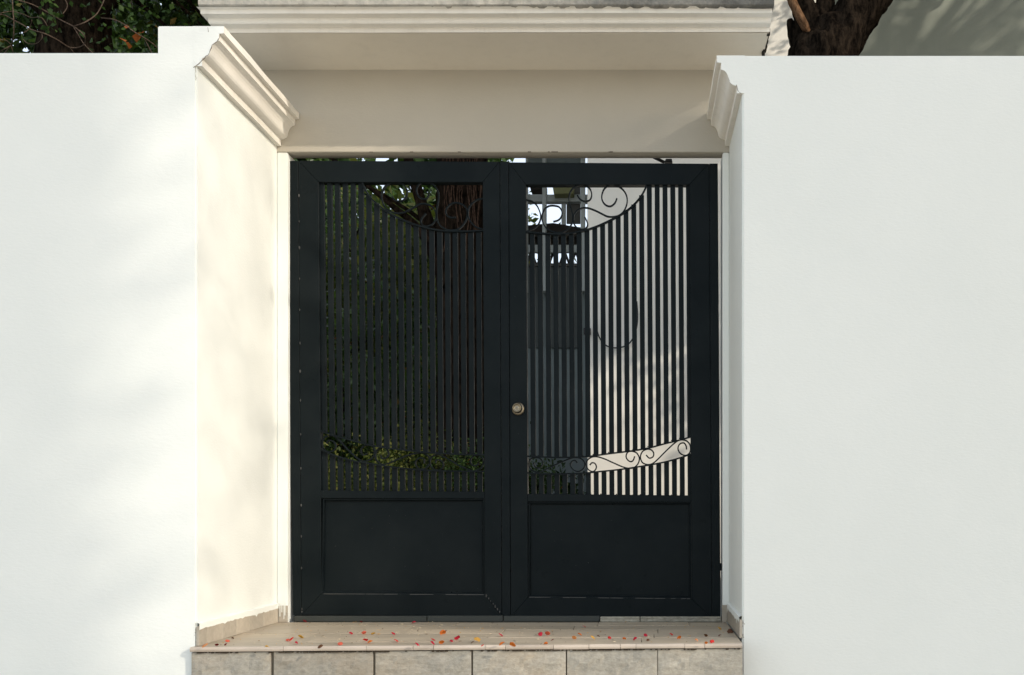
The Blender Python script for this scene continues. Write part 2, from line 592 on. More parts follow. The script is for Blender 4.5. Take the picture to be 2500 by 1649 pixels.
for s in range(2):                                   # two lower treads down to the street
    z1 = -0.20 - 0.175*s; yf = -0.885 - 0.32*(s+1)
    for k in range(4):
        xa = XS0 + (XS1-XS0)*k/4; xb = XS0 + (XS1-XS0)*(k+1)/4
        obj('stone_block', box(xa+.002, xb-.002, yf, -0.60, z1-0.19, z1, 0.004), M_STONE, steps)

# ------------------------------------------------------------------ boundary walls with their mouldings and skirting
MZ = 2.254                        # underside of the mouldings
MOULD = [(-.012, 0), (.022, 0), (.022, .029), (.026, .031), (.033, .0325), (.040, .036), (.047, .041), (.052, .049), (.0545, .058), (.057, .068),
         (.061, .078), (.067, .087), (.075, .094), (.086, .098), (.088, .099), (.088, .126), (.107, .128), (.107, .156), (-.012, .156)]

def moulding(x0, sgn, y0, y1, parent, wob):
    bm = bmesh.new()
    secs = []
    N = 10
    for i in range(N+1):
        y = y0 + (y1-y0)*i/N
        secs.append([bm.verts.new((x0 + sgn*(p[0]*(1+0.02*noise.noise(Vector((y*6, wob, p[1]*20))))),
                                   y + (-0.0009 if i == 0 else 0),
                                   MZ + p[1] + 0.0022*noise.noise(Vector((y*5, wob+p[1]*9, 3))))) for p in MOULD])
    n = len(MOULD)
    for i in range(N):
        for j in range(n):
            bm.faces.new((secs[i][j], secs[i+1][j], secs[i+1][(j+1) % n], secs[i][(j+1) % n]))
    bm.faces.new(secs[0]).material_index = 1; bm.faces.new(secs[-1][::-1])
    return obj('moulding', bm, [M_TRIM, M_WALL], parent)

wl = thing('boundary_wall', 'white rendered street wall with a raised pier, left of the dark gate', 'wall', (-3, YL, GZ))
PLX = P(386, 64, YL).x
ZP = MZ + 0.1575                      # top of the piers
ZW = P(0, 128.5, YL).z

def softbox(x0, x1, y0, y1, z0, z1, r=0.006, keep=None):
    """box with its upright and top edges worn round; keep(x) names the sides whose edges stay sharp"""
    b = box(x0, x1, y0, y1, z0, z1)
    def soft(e):
        a, c = e.verts[0].co, e.verts[1].co
        if abs(a.z-z0) < 1e-6 and abs(c.z-z0) < 1e-6: return False
        if keep is not None and abs(a.x-keep) < 1e-6 and abs(c.x-keep) < 1e-6: return False
        return True
    bmesh.ops.bevel(b, geom=[e for e in b.edges if soft(e)], offset=r, segments=2, affect='EDGES')
    return b
obj('wall_body', softbox(-12, PLX, YL, YL+0.26, GZ, ZW, keep=PLX), M_WALL, wl)
obj('pier', softbox(PLX, XL, YL, 0.12, GZ, ZP, keep=PLX), M_WALL, wl)
obj('jamb', softbox(XL+0.0005, JL, 0.0, 0.12, -0.02, 2.226, 0.004), M_WALL, wl)
moulding(XL, 1, YL, -0.0015, wl, 1.0)
def crack(pts, parent, seed, wd=0.0011):
    r = random.Random(seed)
    q = []
    for a, b in zip(pts[:-1], pts[1:]):
        n = max(2, int((Vector(b)-Vector(a)).length/0.008))
        for k in range(n):
            p = Vector(a).lerp(Vector(b), k/n); q.append(p + Vector((r.uniform(-.0018, .0018), 0, r.uniform(-.0018, .0018))))
    q.append(Vector(pts[-1]))
    obj('crack', tube(q, [wd*r.uniform(.35, 1.3) for _ in q], 4), M_CRACK, parent)
M_CRACK = mat('dirty_crack', (0.20, 0.175, 0.14), .95, .05)
crack([(XL+.094, YL-.0012, MZ+.121), (XL+.080, YL-.0012, MZ+.094), (XL+.060, YL-.0012, MZ+.082), (XL+.052, YL-.0012, MZ+.052), (XL+.03, YL-.0012, MZ+.030), (XL+.012, YL-.0012, MZ+.010), (XL-.012, YL-.0004, MZ-.006)], wl, 1, .0016)
crack([(XL-.012, YL-.0002, MZ+.022), (XL-.002, YL-.0002, MZ+.008), (XL+.004, YL-.0012, MZ+.002)], wl, 2, .0009)
crack([(XL-.004, YL-.0002, MZ-.004), (XL-.003, YL-.0002, MZ-.055)], wl, 3, .0008)
crack([(XL+.045, YL-.0012, MZ+.152), (XL+.047, YL-.0012, MZ+.132)], wl, 4, .0009)

wr = thing('boundary_wall', 'white rendered street wall to the right of the dark gate, below the forked tree', 'wall', (3, YR, GZ))
ZR = ZP
obj('wall_body', softbox(1.0, 12, YR, YR+0.26, GZ, ZR, keep=1.0), M_WALL, wr)
obj('pier', softbox(XR, 1.0, YR, 0.12, GZ, ZR, keep=1.0), M_WALL, wr)
obj('jamb', softbox(JR, XR-0.0005, 0.0, 0.12, -0.02, 2.226, 0.004), M_WALL, wr)
moulding(XR, -1, YR, -0.0015, wr, 5.0)
crack([(XR-.024, YR-.0012, MZ+.034), (XR-.020, YR-.0012, MZ+.012), (XR-.004, YR-.0012, MZ-.001)], wr, 5, .0012)
crack([(XR-.058, YR-.0012, MZ+.064), (XR-.052, YR-.0012, MZ+.050)], wr, 6, .0009)
crack([(XR-.106, YR-.0012, MZ+.154), (XR-.105, YR-.0012, MZ+.128)], wr, 7, .0010)
# crumbled paint where the walls meet the ends of the skirting
for wall_, x_, y_, sg in ((wl, XL, YL, -1), (wr, XR, YR, 1)):
    r_ = random.Random(int(x_*100))
    bm = bmesh.new()
    for _ in range(11):
        px_ = x_ + sg*abs(r_.gauss(0, .006)); pz_ = r_.uniform(.0, .085); s_ = r_.uniform(.0005, .0017)
        box(px_-s_, px_+s_, y_-.0007, y_+.002, pz_-s_*1.5, pz_+s_*1.5, 0, bm)
    tag(obj('flaked_paint', bm, mat('bare_render', (0.42, 0.40, 0.35), .95, .05), wall_), kind='stuff')

def skirting(x, sgn, ys, parent, seed):
    r = random.Random(seed)
    for a, b in zip(ys[:-1], ys[1:]):
        obj('skirting_tile', box(min(x, x+sgn*0.011), max(x, x+sgn*0.011), a+0.001, b-0.001, 0.0005, 0.078+r.uniform(-.002, .002), 0.001), M_SKIRT, parent)
    # ragged lower edge of the wall paint over the tile tops
    N = 60
    y0, y1 = ys[0], ys[-1]
    top = []; bot = []
    for i in range(N+1):
        y = y0 + (y1-y0)*i/N
        dz = 0.066 + 0.006*noise.noise(Vector((y*9, seed, 0))) + 0.006*noise.noise(Vector((y*40, seed, 5)))
        if r.random() < 0.06: dz -= r.uniform(0.01, 0.035)
        bot.append((x+sgn*0.0128, y, dz)); top.append((x+sgn*0.0128, y, 0.088 + 0.003*noise.noise(Vector((y*14, seed, 9)))))
    bm = bmesh.new()
    A = [bm.verts.new(p) for p in bot]; B = [bm.verts.new(p) for p in top]
    C2 = [bm.verts.new((x+sgn*0.0005, p[1], p[2]+0.006)) for p in top]
    A2 = [bm.verts.new((x+sgn*0.0112, p[1], p[2])) for p in bot]
    for i in range(N):
        bm.faces.new((A[i], A[i+1], B[i+1], B[i])); bm.faces.new((B[i], B[i+1], C2[i+1], C2[i])); bm.faces.new((A[i], A[i+1], A2[i+1], A2[i]))
    obj('paint_edge', bm, M_WALL, parent)
skirting(XL, 1, [YL-0.004, -0.745, -0.60, -0.47, -0.335, -0.18, -0.012], wl, 4)
skirting(XR, -1, [YR-0.004, -0.42, -0.21, -0.012], wr, 8)
obj('skirting_tile', box(XL+0.012, JL+0.002, -0.0115, -0.001, 0.0005, 0.079, 0.001), M_SKIRT, wl)
obj('skirting_tile', box(JR-0.004, XR-0.012, -0.0115, -0.001, 0.0005, 0.082, 0.001), M_SKIRT, wr)
# drips of white paint run down the small return tile
for xx, ln in ((-1.712, .05), (-1.703, .03), (-1.693, .062), (-1.688, .045)):
    obj('paint_drip', box(xx, xx+0.0035, -0.0128, -0.0113, 0.078-ln, 0.081, 0.0005), M_WALL, wl)

# ------------------------------------------------------------------ canopy over the gateway
can = thing('gate_canopy', 'concrete canopy slab with cream cornice moulding over the gateway', 'canopy', (-0.68, 0, 2.62))
CX0, CX1 = -1.921, 0.560
ZS = 2.6165
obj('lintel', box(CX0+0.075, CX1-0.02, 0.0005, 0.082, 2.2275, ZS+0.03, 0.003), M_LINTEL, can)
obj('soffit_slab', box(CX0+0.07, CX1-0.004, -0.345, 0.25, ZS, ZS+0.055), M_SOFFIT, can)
# (outwards from the fascia line, height above the soffit)
CP = [(0, 0), (0, .018), (.002, .0186), (.033, .0195), (.037, .0206), (.0405, .025), (.0422, .031), (.0427, .0402), (.046, .0412), (.077, .0422), (.0785, .0435), (.0785, .0598), (.080, .0608), (.097, .0615)]
CT = CP[-1][1]
bm = bmesh.new()
N = 40
secs = []
x0c, x1c = CX0 + 0.065, CX1 - 0.001
for i in range(-6, N+1):
    if i < 0:
        # return along the left end: the mitred corner then back
        t = (-i)/6
        secs.append([bm.verts.new((x0c - p[0]*0.45, -0.352 + 0.55*t, ZS + p[1])) for p in CP])
    else:
        t = i/N
        X = x0c + (x1c-x0c)*t
        sag = 0.004 - 0.009*t
        secs.append([bm.verts.new((X - p[0]*0.45*(1 if i == 0 else 0), -0.352 - p[0], ZS + p[1] - sag*0.4 + 0.0011*noise.noise(Vector((X*3, p[1]*30, 2))))) for p in CP])
secs = secs[:6][:: 1] + secs[6:]
n = len(CP)
for i in range(len(secs)-1):
    for j in range(n-1):
        bm.faces.new((secs[i][j], secs[i+1][j], secs[i+1][j+1], secs[i][j+1]))
endv = [bm.verts.new((x1c, -0.30, ZS + p[1])) for p in CP]
for j in range(n-1): bm.faces.new((secs[-1][j], endv[j], endv[j+1], secs[-1][j+1]))
obj('cornice_moulding', bm, M_TRIM, can)
def ragged_slab():
    bm = bmesh.new()
    nx = 160
    r0 = []; 
    rows_ = [(-0.449, ZS+CT+.0005), (-0.456, ZS+CT+.005), (-0.456, ZS+CT+.04), (-0.454, ZS+CT+.09), (-0.456, ZS+CT+.15), (-0.445, ZS+CT+.158), (0.30, ZS+CT+.162)]
    G = []
    for (y, z) in rows_:
        line = []
        for i in range(nx+1):
            X = CX0+0.032 + (CX1-CX0-0.028)*i/nx
            a = 0.0028*noise.noise(Vector((X*25, z*40, 1))) + 0.0016*noise.noise(Vector((X*80, z*90, 2)))
            line.append(bm.verts.new((X, y + a, z + 0.7*a)))
        G.append(line)
    for k in range(len(G)-1):
        for i in range(nx): bm.faces.new((G[k][i], G[k][i+1], G[k+1][i+1], G[k+1][i]))
    low = [bm.verts.new((v.co.x, 0.30, ZS+CT+.0005)) for v in G[0]]
    for i in range(nx): bm.faces.new((low[i], low[i+1], G[0][i+1], G[0][i]))
    bm.faces.new([g[0] for g in G] + [low[0]]); bm.faces.new(([g[-1] for g in G] + [low[-1]])[::-1])
    bm.faces.new([G[-1][i] for i in range(nx+1)] + low[::-1])
    return bm
obj('concrete_slab', ragged_slab(), M_CONC, can)
bm = bmesh.new()
rc = random.Random(12)
for px_ in (1292, 1340, 1349, 1358, 1488, 1494, 1120, 905, 1003):
    X = (px_-XC)/S0
    box(X-rc.uniform(.004, .010), X+rc.uniform(.004, .012), -0.0008, 0.004, 2.2268, 2.2285+rc.uniform(.001, .004), 0, bm)
tag(obj('chipped_edge', bm, M_CRACK, can), kind='stuff')
# crumbling plaster along the right end of the soffit
bm = bmesh.new()
r = random.Random(5)
for i in range(40):
    y = -0.34 + 0.33*r.random()**0.7
    s = r.uniform(0.004, 0.014)
    X = CX1 - 0.004 + r.uniform(-.004, .006)
    box(X-s*.6, X+s*.6, y-s, y+s, ZS-0.006+r.uniform(-.004, .02), ZS+0.01+s, 0, bm)
tag(obj('crumbled_edge', bm, bark('crumbled_plaster', (0.03, 0.027, 0.024), (0.10, 0.09, 0.075)), can), kind='stuff')

# ------------------------------------------------------------------ the gate: two posts, two leaves
YG = 0.030            # face of the frames
FT = 0.045            # frame thickness
def gp(pts, Y=YG): return [P(x, y, Y) for x, y in pts]
def plate(pts, Y, th, bv=0.0015): return prism(gp(pts, Y), (0, th, 0), bv)
def interp(poly, x):
    xs = [p[0] for p in poly]; ys = [p[1] for p in poly]
    return float(np.interp(x, xs, ys))
def zs(c, ox, oy, s): return [(x/s + ox, y/s + oy) for x, y in c]

def weld(x, y, Y, parent, seed, m=None):
    r = random.Random(seed)
    bm = bmesh.new()
    c = P(x, y, Y); r_s = r.uniform(0.6, 1.15)
    bmesh.ops.create_icosphere(bm, subdivisions=1, radius=1)
    for v in bm.verts:
        f = 1 + 0.5*noise.noise(v.co*2 + Vector((seed, 0, 0)))
        v.co = c + Vector((v.co.x*0.0038*f*r_s, v.co.y*0.004*f, v.co.z*0.008*f*r_s))
    return obj('weld', bm, m or M_WELD, parent)

post_l = thing('gate_post', 'narrow dark steel post with weld beads, on the hinge side of the left leaf', 'gate post', P(715, 1502, YG))
obj('post', plate([(702, 393), (727.6, 393), (735.2, 1503), (715, 1503), (709.5, 1180)], YG, FT), M_GATE, post_l)
for k, y in enumerate((478, 541, 605, 681, 757, 838, 907, 978, 1061, 1144, 1234, 1310, 1387, 1487, 1494)):
    weld(728.4 + (y-393)*0.0069 + 1.0, y, YG-0.001, post_l, k, M_WELD)
obj('foot', plate([(717, 1503.5), (722, 1503.5), (722, 1518.5), (717, 1518.5)], YG+0.004, 0.03), M_GATE, post_l)
post_r = thing('gate_post', 'narrow dark steel post on the hinge side of the right leaf, beside a bright gap', 'gate post', P(1740, 1512, YG))
obj('post', plate([(1731.5, 399.5), (1752.5, 399.5), (1759.5, 1513), (1738.5, 1513)], YG, FT), M_GATE, post_r)
obj('hinge_block', plate([(1757.5, 1376), (1763.5, 1376), (1764, 1394), (1758, 1394)], YG+0.006, 0.03), M_GATE, post_r)

def gate_leaf(name, label, px, arc, mid_hi, mid_lo, bars, scrolls, open_, outer, rail_y, panel, mirror):
    """open_: opening (x0t,x0b,x1t,x1b,ytop); outer: (xl_t, xl_b, xr_t, xr_b, ytop_l, ytop_r, ybot_l, ybot_r); rail_y: top edge of the lock rail"""
    xlt, xlb, xrt, xrb, ytl, ytr, ybl, ybr = outer
    o0t, o0b, o1t, o1b, oy = open_
    pi0, pi1, pyt, pyb0, pyb1 = panel           # panel opening left, right, top, bottom (left, right)
    t = thing(name, label, 'gate', P((xlb+xrb)/2, (ybl+ybr)/2, YG))
    g = 0.08
    def lerpx(a, b, y): return a + (b-a)*(y-ytl)/(ybl-ytl)
    oxl = lambda y: o0t + (o0b-o0t)*(y-oy)/(1450-oy)
    oxr = lambda y: o1t + (o1b-o1t)*(y-oy)/(1450-oy)
    # mitred frame
    obj('top_rail', plate([(xlt+g, ytl), (xrt-g, ytr), (o1t-g, oy), (o0t+g, oy)], YG, FT), M_GATE, t)
    obj('bottom_rail', plate([(oxl(pyb0)+g, pyb0), (oxr(pyb1)-g, pyb1), (xrb-g, ybr), (xlb+g, ybl)], YG, FT), M_GATE, t)
    obj('stile', plate([(xlt, ytl+g), (o0t, oy+g), (oxl(pyb0), pyb0-g), (xlb, ybl-g)], YG, FT), M_GATE, t)
    obj('stile', plate([(xrt, ytr+g), (xrb, ybr-g), (oxr(pyb1), pyb1-g), (o1t, oy+g)], YG, FT), M_GATE, t)
    ryl, ryr = rail_y
    obj('lock_rail', plate([(oxl(ryl)+.2, ryl), (oxr(ryr)-.2, ryr), (oxr(pyt)-.2, pyt), (oxl(pyt)+.2, pyt-1)], YG+0.002, FT-0.004), M_GATE, t)
    obj('panel', plate([(oxl(pyt)+.3, pyt-6), (oxr(pyt)-.3, pyt-6), (oxr(pyb1)-.3, pyb1+6), (oxl(pyb0)+.3, pyb0+6)], YG+0.020, 0.004, 0), M_GATE, t)
    # paint worn pale along the lower ledge of the panel, and chipped weld on one mitre
    rw = random.Random(int(xlt))
    bm = bmesh.new(); x = pi0 + 1.5
    while x < pi1 - 6:
        L = rw.uniform(8, 60); x2 = min(x+L, pi1-2)
        yy = lambda q: pyb0 - 0.2 + (pyb1-pyb0)*(q-pi0)/(pi1-pi0)
        join(bm, prism(gp([(x, yy(x)), (x2, yy(x2)), (x2, yy(x2)+rw.uniform(.8, 1.5)), (x, yy(x)+rw.uniform(.8, 1.5))], YG-0.0006), (0, 0.003, 0)))
        x = x2 + rw.choice((1, 3, 14, 30))
    tag(obj('worn_edge', bm, M_WELD, t), kind='stuff')
    if not mirror:
        for k in range(7):
            weld(1188 + 5.2*k + rw.uniform(-1, 1), 1455 + 6.6*k, YG-0.0005, t, 70+k)
    w = 5.2
    a = [(pi0, pyt+1), (pi1, pyt+1), (oxr(pyb1)-.6, pyb1-.6), (oxl(pyb0)+.6, pyb0-.6)]
    b = [(a[0][0]+w, a[0][1]+w), (a[1][0]-w, a[1][1]+w), (a[2][0]-w, a[2][1]-w), (a[3][0]+w, a[3][1]-w)]
    for i in range(4):
        j = (i+1) % 4
        bm = bmesh.new()
        # quarter-round bead: proud at the frame, falling to the panel
        prof = [(0, YG+0.004), (0.35, YG+0.0045), (0.7, YG+0.009), (1.0, YG+0.019)]
        A = []; B = []
        for u, Y in prof:
            pa = (a[i][0]+(b[i][0]-a[i][0])*u, a[i][1]+(b[i][1]-a[i][1])*u)
            pb = (a[j][0]+(b[j][0]-a[j][0])*u, a[j][1]+(b[j][1]-a[j][1])*u)
            A.append(bm.verts.new(P(*pa, Y))); B.append(bm.verts.new(P(*pb, Y)))
        A.append(bm.verts.new(A[0].co + Vector((0, .015, 0)))); B.append(bm.verts.new(B[0].co + Vector((0, .015, 0))))
        m_ = len(A)
        for k in range(m_): bm.faces.new((A[k], B[k], B[(k+1) % m_], A[(k+1) % m_]))
        bm.faces.new(A); bm.faces.new(B[::-1])
        obj('panel_bead', bm, M_GATE, t)
    YB = YG + 0.014
    for (xt, wdt, sk) in bars:
        f = lambda y: xt + sk*(y-445)/560
        xm = xt + wdt/2
        ya = max(oy - 1, interp(arc, xm) if arc[0][0] <= xm <= arc[-1][0] else oy - 1)
        if (arc[0][0] > xm) or (xm > arc[-1][0]): ya = oy - 1
        yl = interp(mid_hi, f(1080)+wdt/2)
        obj('upper_bar', plate([(f(ya), ya), (f(ya)+wdt, ya), (f(yl)+wdt, yl), (f(yl), yl)], YB, 0.016, 0.001), M_GATE, t)
        yq = interp(mid_lo, f(1130)+wdt/2)
        rr_ = ryl + (ryr-ryl)*(xm-o0t)/(o1t-o0t)
        obj('lower_bar', plate([(f(yq), yq), (f(yq)+wdt, yq), (f(rr_)+wdt, rr_+1), (f(rr_), rr_+1)], YB, 0.016, 0.001), M_GATE, t)
        # lumps of weld where the bars meet the rail
    for crv in (arc, mid_hi, mid_lo):
        pts = [p + Vector((0, .009, 0)) for p in catmull(gp(crv, YG+0.004), 5)]
        obj('curved_bar', tube(pts, 1, flat=(0.0034, 0.010)), M_GATE, t)
    for s in scrolls:
        pts = [p + Vector((0, .006, 0)) for p in catmull(gp(s, YG+0.012), 4)]
        obj('scroll', tube(pts, 1, flat=(0.0031, 0.0062)), M_GATE, t)
    # weld lumps along the rail and the curved bars
    bm = bmesh.new()
    r = random.Random(len(label))
    for (xt, wdt, sk) in bars:
        xm = xt + wdt/2 + sk
        for yy in (ryl + (ryr-ryl)*(xm-o0t)/(o1t-o0t) - .5, interp(mid_hi, xm)-2.2):
            for q in range(2):
                c = P(xm + r.uniform(-7, 7), yy, YB - 0.003)
                b2 = bmesh.new(); bmesh.ops.create_icosphere(b2, subdivisions=1, radius=r.uniform(.0025, .0045))
                bmesh.ops.translate(b2, verts=b2.verts, vec=c); join(bm, b2)
    tag(obj('weld_lumps', bm, M_GATE, t, True), kind='stuff')
    return t

o5 = lambda c: zs(c, 680, 340, 3.9207)
o6 = lambda c: zs(c, 1200, 340, 3.92)
o7 = lambda c: zs(c, 680, 900, 3.9207)
o8 = lambda c: zs(c, 1200, 900, 3.92)
arcL = o5([(798,408),(830,488),(880,560),(930,608),(985,655),(1055,704),(1130,745),(1215,782),(1300,815),(1400,845),(1480,862),(1580,877),(1700,881),(1830,880),(1958,874)])
midL_hi = o7([(400,598),(540,645),(690,685),(850,728),(1000,755),(1200,780),(1400,802),(1600,815),(1800,824),(1972,826)])
midL_lo = o7([(402,775),(530,830),(700,880),(850,905),(1050,938),(1200,956),(1350,970),(1550,980),(1750,984),(1976,985)])
scL = [o5(c) for c in (
 [(1085,545),(1110,580),(1150,593),(1195,580),(1222,545),(1228,495),(1205,445),(1160,418),(1110,412),(1050,430),(1005,475),(985,530),(990,590),(1015,645),(1060,685),(1110,705),(1165,708),(1220,692),(1280,660),(1340,625),(1395,617),(1450,632),(1490,670),(1508,720),(1500,775),(1470,815),(1430,832),(1395,832),(1370,812),(1362,785),(1372,755),(1410,710)],
 [(1440,512),(1430,545),(1408,570),(1370,568),(1335,540),(1318,495),(1330,450),(1360,420),(1410,410),(1465,425),(1505,460),(1530,520),(1528,590),(1515,660),(1510,720),(1520,780),(1550,830),(1600,862),(1655,872),(1720,860),(1770,815),(1800,760),(1808,700),(1790,650),(1750,620),(1700,608),(1650,620),(1612,655),(1598,695),(1612,730),(1650,750),(1695,748)],
 [(1955,568),(1900,580),(1850,615),(1820,660),(1812,710),(1825,765),(1860,815),(1900,845),(1952,860)])]
scL += [o7(c) for c in (
 [(458,718),(475,695),(505,690),(535,710),(545,745),(530,780),(490,797),(445,785),(418,745),(418,700),(440,660),(480,643),(530,650),(590,700),(660,775),(740,850),(800,885),(860,880),(905,845),(918,800),(905,755),(865,730),(820,740),(790,770),(790,810),(810,828),(845,815)],
 [(975,830),(990,862),(1020,860),(1048,830),(1045,785),(1010,758),(965,762),(930,800),(925,850),(950,895),(1000,918),(1060,905),(1150,865),(1240,830),(1340,808),(1400,815),(1440,855),(1442,910),(1410,955),(1360,965),(1320,940),(1308,905),(1325,870),(1360,855),(1390,870),(1392,910)],
 [(1500,905),(1510,875),(1540,875),(1572,900),(1570,945),(1530,975),(1480,960),(1448,915),(1455,860),(1490,830),(1540,825),(1620,865),(1720,925),(1820,970),(1880,978),(1940,950),(1960,900),(1945,850),(1895,830),(1850,850),(1835,890),(1855,925),(1890,930),(1915,905)])]
barsL = [(778.6 + 19.13*i, 12.3, 6 - 3*i/20) for i in range(20)] + [(778.6 + 19.13*20, 12.3, 3)]
leaf_l = gate_leaf('gate_leaf', 'left leaf of the dark barred gate, without a knob, garden greenery showing behind', 0,
    arcL, midL_hi, midL_lo, barsL, scL, (777.5, 785, 1178.5, 1184, 445), (728.4, 736, 1220, 1225, 392.5, 395, 1502, 1505),
    (1197.5, 1201), (788.5, 1182.5, 1218, 1450, 1452), False)

arcR = o6([(330,886),(430,896),(530,903),(620,908),(700,905),(760,899),(880,875),(1000,836),(1100,792),(1180,752),(1250,712),(1330,655),(1390,595),(1440,530),(1478,455),(1482,440)])
midR_hi = o8([(345,840),(520,848),(700,852),(900,845),(1000,832),(1150,812),(1330,790),(1500,762),(1650,722),(1780,690),(1914,653)])
midR_lo = o8([(345,1000),(480,1008),(600,1010),(750,1006),(900,1000),(1050,985),(1200,970),(1380,945),(1560,915),(1700,885),(1850,840),(1914,815)])
scR = [o6(c) for c in (
 [(820,535),(850,575),(895,595),(940,580),(958,535),(945,480),(905,445),(860,437),(805,450),(760,490),(742,545),(745,610),(765,680),(778,740),(770,800),(740,850),(690,885),(640,895),(570,880),(515,840),(485,780),(485,720),(510,665),(550,638),(600,635),(650,650),(675,700),(665,745),(635,775),(590,788)],
 [(1200,565),(1180,610),(1140,640),(1095,630),(1062,590),(1055,540),(1075,480),(1115,445),(1160,437),(1215,450),(1265,490),(1295,550),(1295,620),(1265,690),(1220,728),(1165,742),(1110,738),(1060,715),(1000,685),(940,662),(890,655),(840,668),(800,705),(782,755),(790,810),(820,848),(865,862),(905,850),(920,815),(910,780),(892,745)],
 [(332,580),(385,592),(430,630),(460,690),(470,745),(455,800),(420,845),(370,870),(335,880)])]
scR += [o8(c) for c in (
 [(1370,840),(1355,880),(1330,892),(1298,870),(1288,835),(1305,800),(1345,792),(1390,810),(1415,860),(1400,915),(1360,950),(1310,955),(1250,940),(1170,905),(1080,865),(1010,845),(960,848),(920,875),(905,915),(920,960),(955,985),(985,980),(1003,945),(990,910),(960,903),(940,925)],
 [(1480,828),(1510,858),(1545,845),(1552,810),(1530,780),(1490,772),(1445,795),(1425,845),(1440,895),(1480,918),(1530,915),(1580,880),(1680,780),(1770,700),(1820,683),(1870,695),(1903,740),(1900,800),(1860,832),(1810,815),(1785,770),(1800,725),(1840,712),(1862,740),(1867,775)],
 [(400,900),(420,945),(460,950),(488,915),(475,870),(430,852),(380,862),(357,905),(370,960),(420,990),(480,985),(560,945),(680,890),(780,855),(850,860),(890,900),(885,950),(840,985),(790,975),(755,930),(770,890),(800,880),(820,905)])]
barsR = [(1292.2 + 19.13*i, 12.0, 3.2) for i in range(21)]
leaf_r = gate_leaf('gate_leaf', 'right leaf of the dark barred gate, with the round door knob', 1,
    arcR, midR_hi, midR_lo, barsR, scR, (1284, 1289.5, 1683.5, 1688.5, 451), (1242.2, 1247, 1731, 1738, 396.5, 400, 1508, 1512),
    (1206, 1210), (1291, 1686.5, 1226, 1458, 1462), True)
obj('astragal', plate([(1220.8, 394), (1241.2, 395), (1246, 1508), (1225.8, 1506)], YG-0.003, 0.03), M_GATE, leaf_r)
for k, y in enumerate((454, 523, 609, 694, 830, 945, 1040, 1120, 1200, 1285)):
    weld(1221 + 0.0045*(y-394), y, YG-0.001, leaf_r, k+40, M_GATE)
# knob
kc = P(1265.5, 999, YG)
kn = obj('knob', lathe([(.0125, 0), (.0125, .018), (.017, .026), (.0225, .032), (.0245, .040), (.0235, .048), (.0205, .054), (.0185, .0555), (.0172, .054), (.0162, .0515), (.0085, .0495), (.0075, .0500), (.0066, .0505), (.0, .0505)], kc, n=32), M_BRASS, leaf_r, True)
obj('rose', lathe([(.0305, 0), (.0310, .003), (.0295, .007), (.026, .010), (.022, .0112), (.013, .0115)], kc + Vector((0, -0.0004, 0)), n=32), M_BRASS, kn, True)
obj('keyhole', box(kc.x-.0007, kc.x+.0007, kc.y-.0512, kc.y-.0504, kc.z-.004, kc.z+.004), M_BLACK, kn)
# closer arm seen in the slit above the right leaf
cl = thing('door_closer', 'black closer arm and bracket in the slit above the right gate leaf', 'door closer', P(1632, 396, 0.09))
obj('bracket', plate([(1622, 396), (1626, 388), (1640, 388), (1642, 396)], 0.078, 0.03), M_BLACK, cl)
obj('arm', tube([P(1622, 397, .095), P(1596, 384, .115), P(1570, 368, .14)], 1, flat=(.006, .006)), M_BLACK, cl)

# threshold stones under the leaves
thr = thing('threshold', 'low stone threshold strip under the gate leaves, beige at its right end', 'threshold', (-0.65, 0.05, 0))
tx = [716, 1041, 1228, 1465, 1563, 1762]
for k in range(5):
    xa, xb = (tx[k]-XC)/S0, (tx[k+1]-XC)/S0
    if k < 3: obj('threshold_stone', box(xa+.001, xb-.002, 0.008+.002*k, 0.10, 0.0005, 0.0275+0.001*(k % 2), .002), M_THRESHD, thr)
    else:
        b = box(xa+.001, xb-.002, 0.001+.004*(k-3), 0.10, 0.0005, 0.0135, .002)
        join(b, box(xa+.001, xb-.002, 0.009+.002*(k-3), 0.10, 0.0137, 0.024, .002))
        obj('threshold_stone', b, M_THRESH, thr)

# ------------------------------------------------------------------ white house and its annex behind the gate
M_HOUSE = plaster('house_wall_paint', (0.82, 0.79, 0.72), (0.79, 0.76, 0.69), 0.06)
hs = thing('white_house', 'white rendered house wall behind the right gate leaf, dappled with tree shade', 'house', (2.5, 3.5, 0))
HX = P(1434, 900, 3.5).x
obj('wall', box(HX, 9, 3.5, 9, -0.06, 6.6, 0.004), M_HOUSE, hs)
obj('roof', prism([(HX-.15, 3.1, 6.6), (9.4, 3.1, 6.6), (9.4, 9.4, 6.6), (HX-.15, 9.4, 6.6)], (0, 0, 0.18), 0.01), M_CONC, hs)
M_SHADEW = plaster('tree_shade_wall_colour', (0.27, 0.29, 0.245), (0.235, 0.255, 0.215), 0.1)  # darker sheet before the house wall, deep tree shade put into its colour
nb = thing('tree_shade_wall', 'house wall sheet behind the forked tree, tree shade put into its grey olive colour', 'house', (4.5, 3.3, 0))
obj('wall', box(1.62, 12, 3.455, 3.497, -0.06, 6.4, 0.004), M_SHADEW, nb)
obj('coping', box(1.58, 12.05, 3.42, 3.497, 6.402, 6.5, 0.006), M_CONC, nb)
# dark cable loop and a small clip on the house wall
loop = [P(x*1.0517, y*1.0517, 3.47) for x, y in ((1478, 700), (1480, 740), (1474, 775), (1458, 800), (1432, 808), (1408, 803), (1392, 785), (1384, 760), (1380, 735))]
lp = tag(obj('cable_loop', tube(catmull(loop, 4), 0.006, 6, None), M_BLACK, None, True, P(1505, 850, 3.47)),
         'thin black cable hanging in a loop on the white house wall', 'cable')
# obj() only re-centres loc objects, so nothing more to do
obj('wall_clip', box(HX-0.03, HX+0.03, 3.455, 3.497, P(0, 819, 3.5).z, P(0, 803, 3.5).z, .004), M_BLACK, hs)

